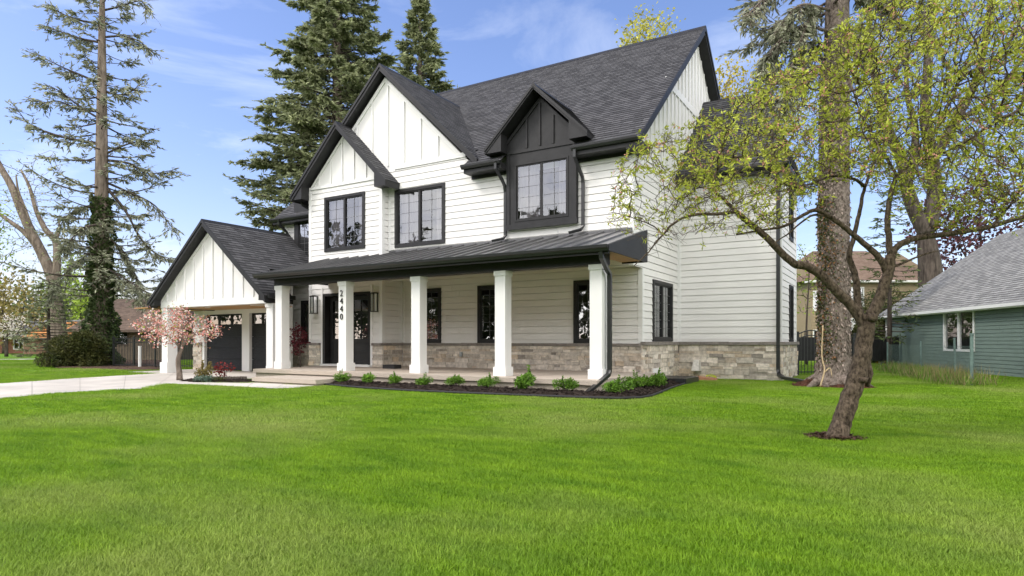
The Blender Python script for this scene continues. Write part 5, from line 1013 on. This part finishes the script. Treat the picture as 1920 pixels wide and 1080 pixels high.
# ---------------------------------------------------------------- neighbours, fences and small things
def nhouse(name, label, cat, O, U, N, length, z0, z1, wall_m, roof_m, depth, rise, over=.4, lapx=.2, windows=(), hip=(0, 0), trim='trim', run=None):
    t = thing(name, label, cat, O); fr = Fr(O, U, N); w = MB(); wins = [x[:4] for x in windows]
    lap(w, fr, 0, length, z0, z1, wins, lapx, .016)
    for u in (0, length): w.face([fr.p(u, 0, z0), fr.p(u, -depth, z0), fr.p(u, -depth, z1), fr.p(u, -depth/2, z1+rise*.97), fr.p(u, 0, z1)])
    w.face([fr.p(0, -depth, z0), fr.p(length, -depth, z0), fr.p(length, -depth, z1), fr.p(0, -depth, z1)]); w.build('wall', wall_m, t)
    r = MB(); s = rise/(depth/2); zz = z1-over*s; a, b = -over+0, length+over
    e0, e1, r1, r0 = fr.p(a, over, zz), fr.p(b, over, zz), fr.p(b-hip[1], -depth/2, z1+rise), fr.p(a+hip[0], -depth/2, z1+rise)
    shingles(r, e0, e1, r1, r0); shingles(r, fr.p(b, -depth-over, zz), fr.p(a, -depth-over, zz), r0, r1)
    for h, q in ((hip[0], (fr.p(a, -depth-over, zz), fr.p(a, over, zz), r0, r0+Vector((0, 0, .001)))), (hip[1], (fr.p(b, over, zz), fr.p(b, -depth-over, zz), r1, r1+Vector((0, 0, .001))))):
        if h: shingles(r, *q)
    ro = r.build('roof', roof_m, t); fa = MB(); fr.box(fa, a+.01, b-.01, .02, over-.01, zz-.16, zz-.02); fr.box(fa, a+.01, b-.01, over-.01, over+.05, zz-.12, zz+.0)
    if not hip[0]: fa.hexa([fr.p(a, over, zz-.18), fr.p(a+.05, over, zz-.18), fr.p(a+.05, -depth/2, z1+rise-.18), fr.p(a, -depth/2, z1+rise-.18), fr.p(a, over, zz-.015), fr.p(a+.05, over, zz-.015), fr.p(a+.05, -depth/2, z1+rise-.015), fr.p(a, -depth/2, z1+rise-.015)])
    fa.build('fascia', M[trim], ro)
    for (u0, u1, za, zb, ns) in windows:
        m = MB(); fw = .09
        for q in ((u0, u0+fw, za, zb), (u1-fw, u1, za, zb), (u0+fw, u1-fw, zb-fw, zb), (u0+fw, u1-fw, za, za+fw)): fr.box(m, q[0], q[1], -.06, .04, q[2], q[3])
        for k in range(1, ns): x = u0+(u1-u0)*k/ns; fr.box(m, x-.05, x+.05, -.06, .03, za+fw, zb-fw)
        wo = m.build('window', M[trim], t); g = MB(); g.face([fr.p(u0+fw, -.03, za+fw), fr.p(u1-fw, -.03, za+fw), fr.p(u1-fw, -.03, zb-fw), fr.p(u0+fw, -.03, zb-fw)]); g.build('pane', M['glass'], wo)
        rm = MB(); fr.box(rm, u0, u1, -.9, -.4, za-.05, zb+.05); rm.build('room_interior', M['room'], wo)
    return t, fr, ro
grey_sh = shingle_mat('grey_shingles', (.17, .17, .165), (.30, .30, .285), (.09, .09, .09)); brown_sh = shingle_mat('brown_shingles', (.12, .085, .062), (.20, .145, .11), (.06, .045, .035))
tan_sh = shingle_mat('tan_shingles', (.17, .115, .085), (.25, .18, .135), (.09, .07, .05))
A_, B2 = W(19.3, 32.7), W(17.37, 21.6); U = (B2-A_).normalized(); Nn_ = Vector((-U.y, U.x, 0)); Nn_ = Nn_ if Nn_.dot(W(-1, 0)) > 0 else -Nn_
green_m = mat('green_siding', (.145, .195, .165), .6, .10, 2, .1, 40, .3, stretch=(1, 1, 4))
gh_t, gf, gro = nhouse('green_house', 'low dark green clapboard house with grey shingle roof at the right', 'house', A_, U, Nn_, 24, .02, 2.84, green_m, grey_sh, 10.6, 3.78, .38, .14, [(5.8, 8.2, .84, 2.70, 2)])
k = MB(); k.rod([gf.p(-.02, .12, 2.5), gf.p(-.02, .06, 2.3), gf.p(-.02, .06, .35), gf.p(-.02, .2, .2), gf.p(-.1, .42, .16)], .09, .07); k.build('downspout', M['trim'], gh_t); k = MB(); gf.box(k, -.02, .08, 0, .03, .02, 2.6); gf.box(k, 5.7, 8.3, .018, .036, 2.7, 2.76); k.build('corner_board', M['trim'], gh_t)
def wall_from(u0, u1, d): a, b = at(u0, d), at(u1, d); return a, (b-a).normalized(), (b-a).length, W(0, -1)
O, U_, L, N_ = wall_from(1521, 1760, 46)
ct = lambda u: (u-1521)/FPX*46
zt = lambda v, d=46: EYE+(HZ-v)/FPX*d
nhouse('tan_house', 'tan clapboard house with brown roof behind the black gate', 'house', O, U_, N_, L, 0, zt(520), mat('tan_siding', (.30, .235, .145), .7, .1, 2), tan_sh, 10, 2.6, .5, .2, [(ct(1524), ct(1548), zt(583), zt(545), 1), (ct(1586), ct(1620), zt(576), zt(538), 2), (ct(1524), ct(1548), zt(650), zt(618), 1), (ct(1588), ct(1612), zt(652), zt(596), 2)], (3.0, 3.0))
O, U_, L, N_ = wall_from(1440, 1518, 70); ct = lambda u: (u-1440)/FPX*70
nhouse('pale_house', 'distant pale house with grey roof and white windows beyond the tan house', 'house', O, U_, N_, L, 0, zt(560, 70), mat('pale_siding', (.52, .46, .34), .7, .1, 2), grey_sh, 9, 2.4, .4, .2, [(ct(1494), ct(1502), zt(592, 70), zt(566, 70), 1), (ct(1508), ct(1517), zt(592, 70), zt(566, 70), 1)])
O, U_, L, N_ = wall_from(150, 335, 42); ct = lambda u: (u-150)/FPX*42
bh, bf, br = nhouse('brown_house', 'low brown brick house with wide brown shake roof behind the black fence', 'house', O, U_, N_, L, 0, zt(612, 42), mat('taupe_brick', (.20, .155, .115), .85, .15, 6, .4, 30), brown_sh, 9, 2.1, .55, .3, [(ct(203), ct(242), zt(648, 42), zt(612.5, 42), 1)], (0, 2.0), 'brownt' if 'brownt' in M else 'brown') if M.setdefault('brown', mat('brown_trim', (.13, .095, .07), .7, .15, 4)) else None
k = MB(); bf.box(k, ct(262), ct(300), -4.9, -3.9, 3.6, zt(536, 42)); k.build('chimney', M['brown'], bh)
O, U_, L, N_ = wall_from(-40, 100, 66); ct = lambda u: (u+40)/FPX*66
nhouse('brick_house', 'far brick house with grey roof at the left beyond the lawn', 'house', O, U_, N_, L, 0, zt(640, 66)+.75, mat('red_brick', (.26, .12, .08), .85, .2, 8), grey_sh, 9, 1.6, .4, .25, [(ct(25), ct(45), .4, 1.7, 2)])
og = shingle_mat('orange_shingles', (.42, .17, .05), (.55, .25, .08), (.2, .1, .05)); O, U_, L, N_ = wall_from(44, 128, 62)
nhouse('orange_roof_house', 'small house with a bright orange tiled roof far left', 'house', O, U_, N_, L, 0, 1.75, mat('brown_brick', (.16, .09, .06), .85, .2, 8), og, 6, 1.5, .3, .25, (), (1.5, 1.5), 'brown')
# far walk and shaded lawn at the left
mb = MB(); p = [GZ(-120, 674.5), GZ(92, 673), GZ(92, 674.2), GZ(-120, 676)]; mb.face([(q.x, q.y, .02) for q in p]); setting(mb.build('far_path', M['conc']))
# black picket fence at the left, with a white post
def fence(name, label, a, b, h, gap, m, cat='fence', posts=4, arch=0.0, bw=.018, z0=.06):
    t = thing(name, label, cat, a); d = b-a; L = d.length; u = d.normalized(); n = Vector((-u.y, u.x, 0)); fr = Fr(a, u, n)
    top = lambda s: h+arch*math.sin(math.pi*s/L); pk = MB(); k = int(L/gap)
    for i in range(k+1): s = L*i/k; fr.box(pk, s-bw/2, s+bw/2, -bw/2, bw/2, z0, top(s)-.01)
    pk.build('picket_panel', m, t); ra = MB(); sg = 10 if arch else 1
    for z in (-.02, -.20):
        for i in range(sg):
            s0, s1 = L*i/sg, L*(i+1)/sg; ra.hexa([fr.p(s0, -.02, top(s0)+z-.035), fr.p(s1, -.02, top(s1)+z-.035), fr.p(s1, .02, top(s1)+z-.035), fr.p(s0, .02, top(s0)+z-.035), fr.p(s0, -.02, top(s0)+z), fr.p(s1, -.02, top(s1)+z), fr.p(s1, .02, top(s1)+z), fr.p(s0, .02, top(s0)+z)])
    fr.box(ra, 0, L, -.02, .02, z0+.05, z0+.09); ra.build('rail', m, t)
    for i in range(posts): 
        s = L*i/(posts-1); q = MB(); fr.box(q, s-.035, s+.035, -.036, .036, 0, h+.06); q.build('post', m, t)
    return t
fence('picket_fence', 'black metal picket fence in front of the brown house', GZ(213, 688.5), GZ(375, 692), 1.42, .105, M['metal'], posts=5)
k = MB(); p = GZ(262, 690); k.box((p.x-.045, p.y-.045, 0), (p.x+.045, p.y+.045, 1.0)); k.box((p.x-.055, p.y-.055, 1.0), (p.x+.055, p.y+.055, 1.03)); tag(k.build('utility_post', M['trim'], bevel=.008), 'short white post standing at the black picket fence', 'post')
fence('garden_gate', 'black arched metal garden gate beside the house corner', GZ(1496, 704), GZ(1546, 704), 1.55, .11, M['metal'], 'gate', 2, .14)
fence('picket_fence', 'black metal fence run behind the big spruce trunk', GZ(1549, 704), GZ(1603, 704), 1.5, .11, M['metal'], posts=3)
t = thing('board_fence', 'solid dark board fence in the back garden behind the gate', 'fence', at(1495, 31)); fr = Fr(at(1495, 31), W(1, 0), W(0, -1)); q = MB()
for i in range(33): fr.box(q, i*.15, i*.15+.142, 0, .03, .3, 1.45)
q.build('board_panel', M['black'], t)
for i in range(3): q = MB(); fr.box(q, i*2.4-.05, i*2.4+.05, -.1, -.002, 0, 1.5); q.build('post', M['black'], t)
rg = np.random.default_rng(91)
for u, v, w_, h_, lb in ((1640, 36, 1.5, 3.6, 'dark green hedge bush left of the green house corner'), (1618, 33, .9, 2.2, 'dark evergreen bush behind the black fence and cherry trunk'), (1700, 44, 3.4, 5.4, 'broad dark green evergreen behind the left end of the grey roof')):
    t = thing('evergreen_bush', lb, 'bush', at(u, v)); B = np.array(t.location); np_mesh('foliage', *merge([foliage_ball(B+np.array([rg.uniform(-w_, w_)*.6, rg.uniform(-.5, .5), h_*rg.uniform(.12, .85)]), (w_*.5, w_*.5, h_*.18), 500, rg, .2, .07, .7, .3) for _ in range(16)]), LEAF['yew'], parent=t); np_mesh('stems', *stick_arrays(B+rg.normal(size=(6, 3))*.1, B+rg.normal(size=(6, 3))*.3+np.array([0, 0, h_*.7]), np.full(6, .05), np.full(6, .02), 5), BARK['dark'], parent=t)
# wire fence and its posts
pa, pb = GZ(1822, 723), GZ(1664, 692); t = thing('wire_fence', 'grey green chain link fence on posts in front of the green house', 'fence', pb); d = pb-pa; L = d.length; u = d.normalized(); gp = mat('painted_post', (.12, .18, .165), .6, .25, 8)
for s, h in ((0, 1.42), (1.6, 1.3), (5.6, 1.2), (L, 1.15)):
    q = MB(); q.tube([pa+u*s+Vector((.03 if s == 1.6 else 0, 0, -.05)), pa+u*s+Vector((0, 0, h))], .045 if s == 0 else .03, 10); q.tube([pa+u*s+Vector((0, 0, h)), pa+u*s+Vector((0, 0, h+.06))], .055 if s == 0 else .036, 10); q.build('post', gp, t)
A0, B0 = [], []; H = 1.12; s = -H
while s < L:
    for sg in (1, -1):
        x0, x1 = (s, s+H) if sg == 1 else (s+H, s); z0, z1 = 0, H
        if min(x0, x1) < 0:
            if x0 < 0: z0 = (0-x0)/(x1-x0)*H; x0 = 0
            else: z1 = (x0)/(x0-x1)*H; x1 = 0
        if max(x0, x1) > L:
            if x1 > L: z1 = z0+(L-x0)/(x1-x0)*(z1-z0); x1 = L
            else: z0 = (x0-L)/(x0-x1)*H; x0 = L
        A0.append(np.array(pa+u*x0+Vector((0, 0, z0)))); B0.append(np.array(pa+u*x1+Vector((0, 0, z1))))
    s += .1
np_mesh('wire_mesh', *stick_arrays(np.array(A0), np.array(B0), np.full(len(A0), .0022), np.full(len(A0), .0022), 3), gp, parent=t)
q = MB(); a, b = PX(1610, 667, 33), PX(1662, 668, 33); q.tube([a, b], .025, 8); q.build('rail', M['galv'], t); q = MB(); c = PX(1652, 667, 33); q.tube([Vector((c.x, c.y, 0)), c], .03, 8); q.build('post', M['galv'], t)
q = MB(); p = GZ(1472, 709); q.tube([p, p+Vector((0, 0, 1.42))], .045, 12); q.tube([p+Vector((0, 0, 1.42)), p+Vector((0, 0, 1.5))], .06, 12); tag(q.build('steel_post', M['galv'], smooth=False), 'grey steel pipe post standing at the house corner by the downspout', 'post')
# window well grate, paving stone, hose end, boot tray
q = MB(); 
for i in range(9): q.box((-6.3+i*.115, 18.35, .13), (-6.3+i*.115+.075, 19.75, .16))
o = thing('window_well_cover', 'black slatted cover over the basement window well', 'grate', (-5.8, 19, 0)); q.build('slats', M['metal'], o); q = MB(); q.box((-6.36, 18.3, .0), (-5.22, 18.36, .17)); q.box((-6.36, 19.74, 0), (-5.22, 19.8, .17)); q.box((-5.26, 18.362, 0), (-5.2, 19.738, .17)); q.build('frame', M['metal'], o)
p = GZ(1325, 713); q = MB(); q.hexa([(p.x-.32, p.y-.25, -.02), (p.x+.34, p.y-.12, -.02), (p.x+.3, p.y+.28, -.02), (p.x-.36, p.y+.16, -.02), (p.x-.3, p.y-.22, .10), (p.x+.3, p.y-.1, .06), (p.x+.27, p.y+.26, .07), (p.x-.33, p.y+.15, .13)]); tag(q.build('clay_slab', mat('clay', (.30, .15, .085), .9, .2, 9, .4, 40), bevel=.015), 'tilted reddish clay slab at the corner of the mulch bed', 'slab')
p = GZ(1330, 711); q = MB(); r_ = random.Random(4); hy = mat('yellow_hose', (.45, .50, .03), .45, .1, 5)
limb(q, [np.array(p)+np.array(v) for v in ((0, 0, .03), (-.12, .1, .10), (.05, .2, .13), (.2, .1, .06), (.05, .02, .10), (-.05, .16, .04), (.2, .45, .06), (.5, .6, .12), (.52, .72, .42))], .018, .016, 8, 6); tag(q.build('garden_hose', hy, smooth=True), 'short coil of yellow green garden hose by the stone wall', 'hose')
q = MB(); p = GZ(735, 691, .33); x, y = p.x, p.y; q.box((x-.26, y-.18, .332), (x+.26, y+.18, .345))
for a in ((x-.26, y-.18, x+.26, y-.16), (x-.26, y+.16, x+.26, y+.18), (x-.26, y-.16, x-.24, y+.16), (x+.24, y-.16, x+.26, y+.16)): q.box((a[0], a[1], .345), (a[2], a[3], .46))
tag(q.build('boot_tray', M['edging'], bevel=.006), 'black plastic tray on the porch floor by the stone wall', 'tray')
q = MB(); p = PX(1648, 665, 36); q.tube([Vector((p.x-.2, p.y, .12)), Vector((p.x+.05, p.y, .2)), Vector((p.x+.3, p.y, .13))], [.16, .2, .12], 10); q.tube([Vector((p.x-.1, p.y, .25)), Vector((p.x-.25, p.y, .62))], .03, 8); tag(q.build('yard_toy', mat('orange_plastic', (.75, .28, .03), .45, .1, 4), smooth=True), 'small orange plastic toy on the grass behind the cherry trunk', 'toy')
